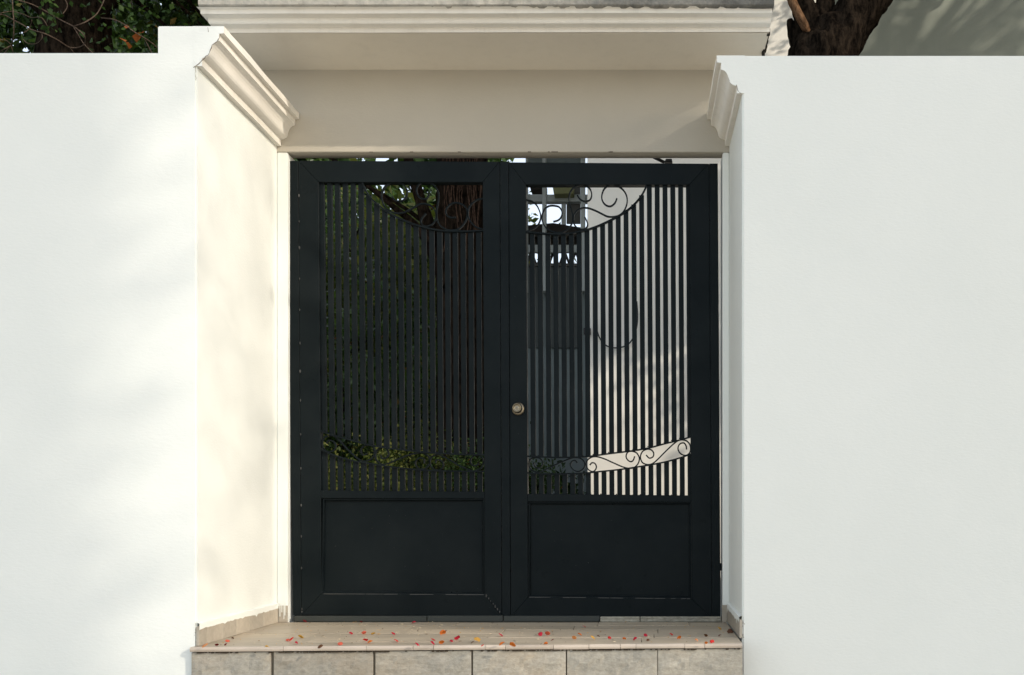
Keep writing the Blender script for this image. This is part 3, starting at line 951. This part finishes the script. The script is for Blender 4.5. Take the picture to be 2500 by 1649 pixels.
def slate():
    m = mat('slate_grey_wall_paint', (0.085, 0.105, 0.11), 0.75, 0.25)
    v = coords(m)
    setcol(m, ramp(m, noise_tex(m, v, 1.6, 5, 0.6), [(0.3, (0.205, 0.24, 0.24)), (0.7, (0.25, 0.285, 0.285))]))
    bump(m, noise_tex(m, v, 30, 4, 0.6), 0.3, 0.01)
    return m
M_SLATE = slate()
M_POST = mat('pale_grey_post_paint', (0.52, 0.55, 0.54), 0.6, 0.3)
M_EAVE = mat('dark_eave_timber', (0.035, 0.03, 0.026), 0.8, 0.2)
M_OLIVE = mat('olive_awning_cloth', (0.26, 0.26, 0.13), 0.85, 0.2)
M_BROWN = mat('brown_panel', (0.13, 0.125, 0.115), 0.8, 0.2)
M_DKBOARD = mat('brown_slate_board', (0.10, 0.11, 0.108), 0.75, 0.2)
an = thing('garden_annex', 'slate grey annex with pale posts and crossed lattice, left of the white house', 'outbuilding', P(1350, 1250, 6.0))
YA = 6.0
def ar(x0, x1, y0, y1, Y=YA, th=0.08, bv=0.004):
    return prism([P(x0, y0, Y), P(x1, y0, Y), P(x1, y1, Y), P(x0, y1, Y)], (0, th, 0), bv)
obj('wall', ar(1232, 1475, 651, 1300, YA, 0.15), M_SLATE, an)
obj('dark_board', ar(1289, 1322, 653, 850, YA-.03, .028), M_DKBOARD, an)  # boards added to give the upper wall a darker tone
obj('dark_board', ar(1334, 1376, 653, 850, YA-.03, .028), M_DKBOARD, an)
obj('dark_board', ar(1377.5, 1416, 653, 850, YA-.03, .028), M_DKBOARD, an)
obj('wall_cap', ar(1232, 1475, 643, 650.5, YA-.04, 0.2), M_BROWN, an)
for (a, b) in ((1283, 1287.5), (1323.5, 1333), (1417.5, 1428)):
    obj('post', ar(a, b, 300, 711, YA-.13, 0.09), M_POST, an)
obj('post', ar(1370.5, 1381, 494, 549, YA+.03, 0.06), M_POST, an)
obj('beam', ar(1232, 1475, 475, 492.5, YA-.035, 0.10), M_POST, an)
obj('rail', ar(1232, 1475, 598, 616.5, YA+.02, 0.05), M_POST, an)
obj('eave', prism([P(x, y, YA-.035) for x, y in ((1232, 556), (1292, 550), (1350, 544.5), (1400, 553), (1475, 562), (1475, 578), (1232, 578))], (0, .5, 0), .004), M_EAVE, an)
obj('dark_panel', ar(1383, 1417, 494, 546, YA+.05, .03), M_BROWN, an)
obj('dark_panel', ar(1400, 1417, 380, 474, YA+.05, .03), M_BROWN, an)
obj('dark_panel', ar(1283, 1427, 300, 412, YA+.01, .03), M_SLATE, an)
obj('awning', prism([P(x, y, YA-.2) for x, y in ((1348, 449), (1400, 445), (1400, 473), (1352, 474))], (0, .14, 0), .004), M_OLIVE, an)
obj('roof_piece', prism([P(x, y, YA+.3) for x, y in ((1291, 446), (1330, 440), (1330, 461), (1296, 466))], (0, .3, 0), .004), M_EAVE, an)
for i in range(5):
    xa = 1284 + 27*i
    for (p, q) in (((xa, 578), (xa+27, 651)), ((xa+27, 578), (xa, 651))):
        pa, pb = P(*p, YA+.09), P(*q, YA+.09)
        obj('lattice_bar', tube([pa, pb], 1, flat=(.013, .012)), M_EAVE, an)

# ------------------------------------------------------------------ garden trees and shrubs
def V(x, y, Y): return P(x, y, Y)
# forked tree over the right wall (Y = 2)
YT = 2.0
def q(x, y, Y=YT, dy=0): 
    p = P(x*1.0517, y*1.0517, Y + dy); return p
tr = tree('forked_tree', 'dark rough barked tree forking above the right wall, with a broken stub', (1.22, YT, -0.03),
    [(1.20, YT, -0.1), (1.16, YT, 1.2), (1.17, YT, 2.6), q(1903, 180), q(1916, 135), q(1945, 92), q(1980, 48), q(2022, -5), q(2075, -80), q(2140, -220, YT, .2), q(2260, -420, YT, .5)],
    [0.34, 0.31, 0.28, 0.245, 0.225, 0.185, 0.15, 0.135, 0.12, 0.10, 0.06],
    [([q(1888, 190), q(1884, 140), q(1879, 90), q(1869, 35), q(1858, -10), q(1830, -200, YT, -.1), q(1800, -420, YT, -.2)], [0.19, 0.165, 0.115, 0.085, 0.075, 0.06, 0.03]),
     ([q(1908, 150), q(1910, 100), q(1911, 50), q(1916, 0), q(1925, -80), q(1930, -250, YT, .3)], [0.14, 0.10, 0.072, 0.062, 0.055, 0.03]),
     ([q(1868, 175), q(1864, 135), q(1858, 108), q(1846, 88), q(1838, 66), q(1833, 46)], [0.13, 0.105, 0.075, 0.05, 0.034, 0.020])],
    [(2.6, 1.7, 5.3, 1.2, 0.6, 0.8), (1.8, 2.2, 6.0, 1.0, 0.8, 0.7), (0.9, 2.1, 6.2, 1.0, 0.9, 0.8)], 14000, 0.085, M_LEAFD, M_BARK, 11, clump=0.30, rough=0.17, twigs=30, sides=44)
lm = obj('limb', tube(catmull([q(1884, 135, YT, .05), q(1880, 95, YT, -.06), q(1870, 64, YT, -.125), q(1852, 30, YT, -.13), q(1838, 0, YT, -.12), q(1825, -60, YT, -.1)], 6), [0.02]*6 + [0.026]*6 + [0.031]*19, 10, rough=0.14), M_TWIGO, tr, True)
lm['label'] = 'thin orange brown branch'

# tall tree inside the right wall, beyond the frame: its leaves dapple the house wall
tree('garden_tree', 'tall tree growing behind the right wall, whose leaves dapple the house wall', (6.2, 0.7, -0.03), [(6.2, .7, -.1), (6.15, .7, 2.4), (6.3, .7, 4.6), (6.6, .7, 6.4)], [0.24, 0.2, 0.16, 0.09],
    [([(6.2, .7, 3.4), (5.8, .6, 4.4), (5.3, .5, 5.2)], [.09, .07, .03]), ([(6.3, .7, 4.8), (7.2, .6, 5.8), (8.0, .5, 6.8)], [.10, .08, .04])],
    [(9.6, 0.5, 7.0, 0.7, 0.3, 0.9), (5.25, 0.5, 5.45, 0.62, 0.4, 0.75), (6.1, 0.6, 4.6, 0.5, 0.4, 0.5), (5.9, 2.2, 7.2, 1.7, 0.7, 0.35), (8.3, 2.3, 7.4, 1.2, 0.5, 0.4)], 20000, 0.11, M_LEAF, M_BARK, 71, clump=0.17, per=30, twigs=40, sides=14)
hse_t = [o for o in bpy.data.objects if o.name.startswith('garden_tree') and o.parent is None][-1]
rt = np.random.default_rng(5)
cc = np.concatenate([np.column_stack([rt.uniform(4.65, 5.8, 34), rt.uniform(.4, .6, 34), rt.uniform(4.7, 6.3, 34)]),
                     np.column_stack([rt.uniform(6.85, 8.7, 44), rt.uniform(.4, .6, 44), rt.uniform(6.8, 7.9, 44)])])
sp = np.concatenate([c + rt.normal(size=(34, 3))*np.array([.10, .04, .10]) for c in cc])  # extra unseen leaves, placed to cut the sun on the house into flecks
tag(leaf_mesh('shade_leaves', sp, 0.09, M_LEAF, hse_t, 0.5, seed=6), kind='stuff')
# young street tree on the pavement to the right of the camera: it shades the gate
street = tree('street_tree', 'young street tree on the pavement, to the right in front of the gate', (3.3, -2.2, GZ), [(3.3, -2.2, GZ-.05), (3.28, -2.2, 0.8), (3.2, -2.2, 2.0), (3.15, -2.2, 3.6)], [0.075, 0.065, 0.055, 0.03],
    [([(3.2, -2.2, 2.9), (2.7, -2.2, 3.5), (2.32, -2.2, 3.83), (2.16, -2.2, 3.92)], [.03, .022, .016, .013]), ([(3.2, -2.2, 2.6), (2.7, -2.2, 3.2), (2.3, -2.2, 3.55), (2.12, -2.2, 3.62)], [.03, .022, .016, .013])],
    [(3.2, -2.2, 3.7, 0.38, 0.35, 0.45)], 2500, 0.07, M_LEAF, M_BARK, 81, clump=0.12, per=40, twigs=12, sides=12)
# big street trees across the road, behind the camera: they keep the walls in open shade and let one shaft of sun through
def SH(X0, z0, Y=-9.0):           # point at depth Y whose shadow falls at X0, z0 on the left wall
    t = YL - Y
    return (X0 + 1.71*t, Y, z0 + 0.94*t)
def big_tree(label, ells, n, seed):
    x = ells[0][0]
    return tree('street_tree', label, (x, -9, GZ), [(x, -9, GZ-.1), (x+.1, -9, 2), (x, -9, 5), (x-.1, -9, 8)], [0.32, 0.26, 0.22, 0.12],
        [([(x, -9, 4.6), (x-1.2, -9, 6.6), (x-2.4, -9, 8.2)], [.14, .1, .04]), ([(x, -9, 5), (x+1.2, -9, 7), (x+2.3, -9, 8.6)], [.14, .1, .04])],
        ells, n, 0.15, M_LEAF, M_BARK, seed, clump=0.22, per=45, twigs=60, sides=14)
def EL(x, z, rx, rz, ry=1.0): return (*SH(x, z), rx, ry, rz)
big_tree('large street tree across the road, its crown shading the right wall and the gate',
    [EL(3.95, 1.5, 2.4, 2.2, 1.3), EL(1.45, 1.7, 0.9, 1.0, .4), EL(1.3, 2.75, 0.6, 0.7, .4), EL(1.5, 0.7, 0.9, 0.8, .4), EL(6.0, 1.0, 1.6, 1.8), EL(2.4, 0.2, 1.2, 1.0, .5), EL(2.2, 2.0, 1.0, 1.0, .5)], 42000, 91)
big_tree('large street tree across the road, its crown shading the left wall',
    [EL(-5.5, 1.2, 1.9, 1.9, 1.3), EL(-3.5, 1.9, 0.62, 0.9, .4), EL(-3.5, 0.9, 0.62, 0.9, .4), EL(-3.45, -0.2, 0.72, 1.0, .4), EL(-4.2, 0.6, 0.9, 1.6, .5), EL(-7.4, 0.8, 1.4, 1.9), EL(-3.4, 1.2, 0.45, 1.6, .3), EL(-3.9, 1.5, 0.7, 1.2, .4)], 90000, 92)
# unseen sheets of leaves, added only to dim and soften the shaft of sun
rs = np.random.default_rng(17)
sp = np.array(SH(-1.35, 1.3)) + rs.uniform(-1, 1, size=(8200, 3))*np.array([1.12, 0.1, 1.8])
wood = [o for o in bpy.data.objects if o.name.startswith('street_tree') and o.parent is None][-1]
tag(leaf_mesh('shade_leaves', sp, 0.038, M_LEAF, wood, 0.5, seed=18), kind='stuff')
sp = np.array(SH(-3.0, 1.0)) + rs.uniform(-1, 1, size=(9000, 3))*np.array([0.85, 0.15, 1.9])
tag(leaf_mesh('shade_leaves', sp, 0.060, M_LEAF, wood, 0.55, seed=28), kind='stuff')
wood2 = [o for o in bpy.data.objects if o.name.startswith('street_tree') and o.parent is None][-2]
sp = np.array(SH(0.78, 3.25)) + rs.uniform(-1, 1, size=(2600, 3))*np.array([0.42, 0.06, 0.42])
tag(leaf_mesh('shade_leaves', sp, 0.075, M_LEAF, wood2, 0.5, seed=19), kind='stuff')
# stringy barked tree seen through the left leaf
YB_ = 4.6
def w(x, y, dy=0): return P(x, y, YB_ + dy)
tree('stringy_bark_tree', 'thick brown stringy barked tree seen through the scrolls of the left gate leaf', w(1130, 1290),
    [w(1130, 1310), w(1135, 1000), w(1132, 760), w(1125, 560), w(1128, 400), w(1120, 120)], [0.30, 0.26, 0.25, 0.24, 0.23, 0.15],
    [([w(1110, 720), w(1068, 620), w(1030, 500), w(1005, 420), w(985, 320), w(960, 150)], [0.11, 0.085, 0.056, 0.048, 0.042, 0.03]),
     ([w(1090, 700, -.2), w(1030, 570, -.25), w(960, 505, -.3), w(892, 450, -.3), w(800, 380, -.3)], [0.065, 0.038, 0.025, 0.02, 0.016]),
     ([w(1085, 620, .2), w(1035, 545, .2), w(940, 478, .2), w(860, 438, .2)], [0.032, 0.022, 0.015, 0.011]),
     ([w(1148, 640, -.1), w(1165, 500, -.2), w(1178, 390, -.25), w(1195, 250, -.3)], [0.07, 0.055, 0.05, 0.04])],
    [(-2.4, 4.9, 5.9, 1.7, 1.4, 0.9), (-4.0, 4.6, 5.6, 1.3, 1.3, 0.9), (-1.3, 5.0, 6.3, 0.9, 1.0, 0.7), (-2.2, 2.3, 5.9, 1.7, 0.9, 0.8), (-1.2, 1.4, 6.6, 1.5, 0.9, 0.8), (-4.4, 2.0, 5.9, 1.5, 0.9, 0.7)], 42000, 0.10, M_LEAF, M_BARK2, 21, twigs=30, rough=0.10, sides=26)
stb = [o for o in bpy.data.objects if o.name == 'stringy_bark_tree'][0]
bm = bmesh.new()
rb = random.Random(8)
for i in range(34):
    x = rb.uniform(1082, 1176); y0 = rb.uniform(300, 420); L = rb.uniform(60, 260)
    tube(catmull([w(x+rb.uniform(-3, 3)+4*math.sin(k*1.3+i), y0+L*k/4, -0.27-rb.uniform(0, .05)) for k in range(5)], 3), rb.uniform(.002, .005), 4, bm)
tag(obj('bark_strips', bm, bark('pale_bark_strip', (0.05, 0.03, 0.022), (0.20, 0.125, 0.09), 3), stb), kind='stuff')
# dark trunk above the left wall
YD = 3.0
def e(x, y, dy=0): return P(x, y, YD + dy)
tree('shady_tree', 'big dark tree standing behind the left wall, its trunk nearly black', (-4.55, YD, -0.03),
    [(-4.6, YD, -.1), (-4.5, YD, 2), (-4.52, YD, 3.9), e(172, 40), (-4.6, YD, 5.4)], [0.36, 0.30, 0.235, 0.215, 0.15],
    [([e(180, 60), e(250, 10), e(330, -60), e(420, -200)], [0.10, 0.08, 0.06, 0.04]),
     ([e(150, 40), e(90, 0), e(20, -60), e(-60, -200)], [0.10, 0.08, 0.06, 0.04]),
     ([e(262, 135, .2), e(258, 60, .2), e(262, -40, .2)], [0.05, 0.045, 0.04])],
    [(-4.6, 3.0, 6.0, 1.8, 1.5, 1.0), (-5.4, 3.9, 4.7, .8, .5, .5), (-3.5, 3.6, 4.6, .55, .5, .55), (-3.7, 2.6, 5.6, .8, .8, .6)], 20000, 0.075, M_LEAFD, M_BARK, 31, clump=0.24, twigs=40, sides=24)
# trees further back
for k, (x, y, h, rx, rz, mt, lab, n) in enumerate([
    (-8.5, 9.0, 4.0, 2.6, 2.2, M_LEAFD, 'dark green tree at the back of the garden, beyond the left wall', 26000),
    (-5.6, 11.0, 3.6, 2.4, 2.3, M_LEAF, 'mid green tree far behind the left gate leaf', 30000),
    (-3.2, 9.0, 3.3, 1.7, 1.6, M_LEAFY, 'sunlit yellow green tree behind the stringy barked trunk', 18000),
    (-3.1, 13.0, 5.0, 1.1, 1.9, M_LEAF, 'loose tree with sky showing through it, behind the annex posts', 4500)]):
    tree('garden_tree', lab, (x, y, -0.03), [(x, y, -.1), (x+.1, y, h*.5), (x, y+.1, h)], [0.2, 0.16, 0.1],
         [([(x, y, h*.6), (x-rx*.3, y, h*.9), (x-rx*.6, y-.2, h+rz*.3)], [.09, .06, .03]), ([(x, y, h*.7), (x+rx*.3, y, h), (x+rx*.5, y+.2, h+rz*.4)], [.08, .05, .03])],
         [(x, y, h+.2, rx, rx*.7, rz), (x-rx*.6, y, h-rz*.5, rx*.7, rx*.5, rz*.7), (x+rx*.5, y, h-rz*.6, rx*.7, rx*.5, rz*.7)], n, 0.13, mt, M_BARK, 50+k, clump=0.33, twigs=30, sides=12)
rngw = np.random.default_rng(123)
wp = np.column_stack([rngw.uniform(-17, -3.1, 42000), rngw.uniform(15, 18.5, 42000), np.abs(rngw.normal(0, 1, 42000))*0])
wp[:, 2] = rngw.uniform(0, 1, 42000)**0.8 * (8.2 + 5.0*np.clip((-wp[:, 0]-6)/3, 0, 1) + 1.0*np.sin(wp[:, 0]*1.3) + 0.8*np.sin(wp[:, 0]*3.7))
wd = leaf_mesh('far_woodland', wp, 0.30, M_LEAFD, None, 0.6, 0.3, 124)
tag(wd, 'dense dark woodland closing the garden behind the left leaf', 'woodland', None, 'stuff')
def shrub(name, label, x, y, rx, ry, h, n, size, mt, seed, aspect=0.55, cat='shrub'):
    t = thing(name, label, cat, (x, y, -0.03))
    r = random.Random(seed)
    bm = bmesh.new()
    pos, clu = crown_points(n, [(x, y, h*.55, rx, ry, h*.5), (x-rx*.3, y, h*.35, rx*.8, ry, h*.35), (x+rx*.35, y, h*.4, rx*.7, ry, h*.36)], 0.10, 40, seed)
    pos = pos[pos[:, 2] > 0.0]
    for i in range(14):
        c = Vector(clu[r.randrange(len(clu))])
        tube(catmull([(x+r.uniform(-.2, .2)*rx, y+r.uniform(-.2, .2)*ry, -.05), (x+(c.x-x)*.5, y+(c.y-y)*.5, c.z*.6), c], 4), [.014, .013, .012, .011, .010, .009, .007, .006, .004], 5, bm)
    tag(obj('stems', bm, M_BARK2, t, True), kind='stuff')
    tag(leaf_mesh('foliage', pos, size, mt, t, aspect, 0.1, seed), kind='stuff')
    return t
shrub('garden_shrub', 'sunlit yellow green shrub behind the left end of the left gate leaf', -2.95, 3.4, 0.55, 0.5, 1.25, 15000, 0.034, M_LEAFY, 61)
shrub('garden_shrub', 'yellowish shrub behind the middle of the left gate leaf', -2.0, 3.6, 0.55, 0.5, 1.2, 15000, 0.034, M_LEAFY, 62)
shrub('garden_shrub', 'dark green shrub beside the gate centre, in front of the stringy barked trunk', -1.15, 3.2, 0.5, 0.45, 1.05, 13000, 0.034, M_LEAFD, 63)
shrub('garden_shrub', 'tall loose shrub rising behind the low shrubs at the left gate leaf', -3.1, 5.6, 1.3, 0.8, 3.0, 16000, 0.075, M_LEAF, 64)
shrub('leafy_plant', 'small dark leafy plant at the foot of the annex wall behind the right leaf', P(1362, 1150, 4.4).x-.05, 4.4, 0.33, 0.3, 0.98, 1500, 0.10, M_LEAFD, 65, 0.35, 'plant')
# hanging strap leaves from the tree, seen in the slit above the left leaf
bm = bmesh.new()
r = random.Random(77)

# bare looping vine stems over the left wall (Y = 1.2)
YV = 1.2
vn = thing('climbing_vine', 'bare looping vine stems hanging above the left wall against the dark trunk', 'vine', (-3.6, YV, 1.0))
VS = [[(230,0),(420,55),(600,140),(720,210),(860,290),(1010,365),(1100,430),(1160,490),(1182,560),(1165,610),(1120,645),(1050,665),(960,655),(880,610),(780,545),(650,480),(560,450),(430,410),(330,355),(200,285),(100,230),(30,205),(-60,225)],
 [(1480,-80),(1440,0),(1400,90),(1340,190),(1250,265),(1150,320),(1020,365)],
 [(1020,385),(1080,480),(1160,610),(1290,740)],
 [(160,-90),(170,0),(180,160),(190,300),(185,520),(150,630),(60,740)],
 [(150,630),(80,670),(-20,725)], [(155,640),(185,750)],
 [(-60,240),(0,190),(100,165),(200,165),(330,205),(430,245),(540,240),(600,270),(655,365)],
 [(440,280),(420,360),(370,430),(330,450)],
 [(320,545),(360,590),(440,612),(520,595),(580,530),(580,470)],
 [(1400,250),(1560,270),(1700,330),(1850,440),(2000,530),(2100,600),(2170,660)], [(2000,540),(2100,740)], [(-40,550),(80,560),(150,620)],
 [(230,0),(120,-40),(-20,-120)], [(960,655),(1030,740)], [(900,0),(930,60),(920,120),(870,190)]]
for k, s in enumerate(VS):
    pts = catmull([P(x/5.66, y/5.66, YV + 0.12*math.sin(i*0.7+k)) for i, (x, y) in enumerate(s)], 4)
    obj('stem', tube(pts, 0.0034 if k in (0, 1, 3, 9) else 0.0024, 5, rough=0.1), M_TWIG, vn, True)
lpos = []
rr = np.random.default_rng(4)
for (x, y, n, sp) in ((690, 220, 26, .05), (60, 60, 20, .08), (60, 440, 14, .06), (600, 120, 12, .06), (1480, 300, 30, .10), (1950, 250, 40, .12), (1750, 430, 20, .10), (1560, 480, 30, .10), (1900, 640, 20, .08), (1980, 60, 40, .14), (500, 60, 12, .06)):
    c = np.array(P(x/5.66, y/5.66, YV+.1)); lpos.append(c + rr.normal(size=(n, 3))*sp)
tag(leaf_mesh('foliage', np.concatenate(lpos), 0.036, M_LEAFD, vn, 0.75, 0.4, 9), kind='stuff')
ol = np.array([P(1750/5.66, 340/5.66, YV), P(1985/5.66, 450/5.66, YV), P(1770/5.66, 580/5.66, YV), P(1890/5.66, 455/5.66, YV), P(1755/5.66, 560/5.66, YV)])
M_OLEAF = leaf_mat('orange_leaf', [(0, (0.20, 0.05, 0.016)), (1, (0.26, 0.08, 0.03))])
lo = leaf_mesh('orange_leaf', ol, 0.05, M_OLEAF, vn, 0.8, 0.6, 2)
tag(lo, 'dull orange leaves', kind='stuff')

# ------------------------------------------------------------------ fallen bracts and leaves on the landing
CLR = {'crimson': (0.42, 0.018, 0.045), 'red': (0.55, 0.035, 0.035), 'dark red': (0.13, 0.012, 0.014), 'coral': (0.62, 0.13, 0.09), 'orange': (0.62, 0.17, 0.04),
       'peach': (0.66, 0.27, 0.13), 'yellow': (0.58, 0.33, 0.08), 'brown': (0.13, 0.06, 0.035)}
PM = {}
for k, c in CLR.items():
    m = leaf_mat(k.replace(' ', '_') + '_bract', [(0, tuple(a*0.9 for a in c)), (1, c)], 0.35, 0.55)
    g = noise_tex(m, coords(m), 160, 4, 0.6)
    b0 = m.node_tree.nodes['Principled BSDF']
    src = b0.inputs['Base Color'].links[0].from_socket
    setcol(m, mix(m, ramp(m, g, [(0.45, W(0)), (0.75, W(0.6))]), src, tuple(a*0.45 for a in c)))
    PM[k] = m
BR = [(500.4,1583,'peach',17),(529,1578.5,'dark red',9),(551,1577,'dark red',8),(555.7,1568,'coral',10),(568,1561,'brown',7),(652,1583,'yellow',12),
 (702,1566,'coral',9),(711,1567.5,'red',13),(723,1574,'crimson',10),(735,1560,'yellow',14),(745,1520.5,'dark red',9),(857,1549.5,'crimson',10),(888.5,1550,'coral',13),
 (892.5,1567,'red',12),(831,1576,'coral',13),(782,1584,'brown',14),(882,1521.5,'dark red',8),(1011,1523.5,'crimson',12),(960,1550.5,'crimson',10),(903.6,1572,'orange',14),
 (966.7,1568,'red',12),(1019,1579.5,'crimson',12),(1057,1566,'red',12),(1056,1575.5,'crimson',11),(1078,1574,'orange',14),(1102,1568,'crimson',10),(1116,1563.5,'crimson',13),
 (1081,1551.5,'orange',16),(1089,1544.5,'dark red',7),(1153,1571.5,'brown',8),(1178,1580.5,'red',9),(1223,1554.5,'crimson',11),(1225.5,1578,'orange',16),(1252,1581,'orange',15),
 (1319,1553.5,'crimson',11),(1337,1553,'coral',14),(1332,1574.5,'orange',11),(1348.5,1567,'dark red',9),(1165,1568,'yellow',16),(911,1551,'yellow',12),(1426,1533.5,'red',9),
 (1415,1553,'orange',12),(1402,1562.5,'peach',12),(1460,1556,'brown',9),(1488,1561,'red',9),(1524,1563.5,'orange',9),(1550,1564,'crimson',10),(1576,1555,'crimson',10),
 (1581.5,1565.5,'brown',10),(1639,1552,'red',9),(1658,1562,'orange',11),(1723.6,1556,'brown',10),(1757,1555,'dark red',9),(1738,1571,'red',12),(1724,1574.5,'orange',9),
 (1757,1539,'yellow',11),(1783,1547,'brown',17),(1447,1563.5,'yellow',13),(1700,1566,'peach',9)]
def where(y):
    return 'by the threshold' if y < 1545 else ('in mid landing' if y < 1565 else 'near the step edge')
from collections import defaultdict
cls = defaultdict(list)
for i, b in enumerate(BR): cls[(b[2], where(b[1]))].append(i)
ORD = ['first', 'second', 'third', 'fourth', 'fifth', 'sixth', 'seventh', 'eighth', 'ninth', 'tenth']
for k in cls: cls[k].sort(key=lambda i: BR[i][0])
def bract(x, y, colr, wpx, i):
    c = FL(x, y, 0.0)
    s = wpx/(S0*D/(D+c.y))*0.62
    r = random.Random(i*13+1)
    bm = bmesh.new()
    cup = r.uniform(0.25, 0.6); tilt = r.uniform(-0.5, 0.9); az = r.uniform(0, 6.28)
    rows_, ring = 3, 10
    cen = bm.verts.new((0, 0, 0))
    prev = None
    for j in range(1, rows_+1):
        u = j/rows_
        rg = []
        for k in range(ring):
            a = 2*math.pi*k/ring
            rad = u*(1 + 0.28*math.cos(a) * u + 0.12*r.uniform(-1, 1)*(j == rows_))
            X = rad*math.cos(a); Y = 0.72*rad*math.sin(a)
            Z = -cup*(X*X*0.7 + Y*Y*1.5) + 0.10*r.uniform(-1, 1)*u
            rg.append(bm.verts.new((X, Y, Z)))
        for k in range(ring):
            if prev is None: bm.faces.new((cen, rg[k], rg[(k+1) % ring]))
            else: bm.faces.new((prev[k], rg[k], rg[(k+1) % ring], prev[(k+1) % ring]))
        prev = rg
    M = Matrix.Rotation(az, 4, 'Z') @ Matrix.Rotation(tilt, 4, 'X') @ Matrix.Rotation(r.uniform(-.4, .4), 4, 'Y')
    bmesh.ops.transform(bm, matrix=M, verts=bm.verts)
    lo = [min(v.co[k] for v in bm.verts) for k in range(3)]; hi = [max(v.co[k] for v in bm.verts) for k in range(3)]
    f = Vector((1.6*s/(hi[0]-lo[0]), 1.3*s/(hi[1]-lo[1]), s*r.uniform(0.8, 1.4)/(hi[2]-lo[2])))
    for v in bm.verts:
        v.co = Vector(((v.co.x-(lo[0]+hi[0])/2)*f.x, (v.co.y-(lo[1]+hi[1])/2)*f.y, (v.co.z-lo[2])*f.z)) + Vector((c.x, c.y, 0.0012))
    o = obj('fallen_bract', bm, PM[colr], None, True, c)
    key = (colr, where(y)); n = len(cls[key]); pos = cls[key].index(i)
    what = 'leaf' if colr in ('yellow', 'brown', 'peach') else 'bract'
    if n == 1: lab = f'the only {colr} fallen {what} lying {where(y)}'
    else: lab = f'{colr} fallen {what} {where(y)}, {ORD[pos]} {colr} one there from left'
    tag(o, lab, 'fallen ' + what, 'fallen bracts and leaves on the landing')
    o.data.materials[0] = PM[colr]
for i, b in enumerate(BR): bract(*b, i)
# crumbs, seeds and bits of twig
bm = bmesh.new()
r = random.Random(99)
for i in range(420):
    X = r.uniform(-1.68, 0.37); Y = -0.8*r.random()**1.0 + 0.0
    if Y < yfront(X)+.04: continue
    s = r.uniform(0.0008, 0.0024)
    L = s*r.choice((1, 1, 1.5, 4))
    b = bmesh.new()
    bmesh.ops.create_icosphere(b, subdivisions=1, radius=1)
    a = r.uniform(0, 3.14)
    mi = r.choice((0, 0, 1, 2))
    for v in b.verts:
        x, y = v.co.x*L, v.co.y*s
        v.co = Vector((X + x*math.cos(a)-y*math.sin(a), Y + x*math.sin(a)+y*math.cos(a), 0.0015 + s*.6 + v.co.z*s*.6))
    st = len(bm.faces)
    join(bm, b)
    bm.faces.ensure_lookup_table()
    for fi in range(st, len(bm.faces)): bm.faces[fi].material_index = mi
lt = obj('leaf_litter', bm, [mat('pale_seed_husk', (0.62, 0.52, 0.36), .8), mat('brown_crumb', (0.12, 0.075, 0.04), .9), PM['yellow']])
tag(lt, 'fine pale seeds and brown crumbs strewn over the landing', 'litter', None, 'stuff')
# dirt gathered in the joint under the nosing
bm = bmesh.new()
for i in range(420):
    X = r.uniform(XS0+.01, XS1-.01); 
    if noise.noise(Vector((X*5, 0, 1))) < -0.05 and r.random() < .85: continue
    s = r.uniform(.0006, .0022)
    box(X-s*2.2, X+s*2.2, yfront(X)-.001-s*.3, yfront(X)+.006, -.0225-s, -.0205, 0, bm)
tag(obj('joint_dirt', bm, mat('dark_earth', (0.05, 0.035, 0.022), .95), steps), kind='stuff')
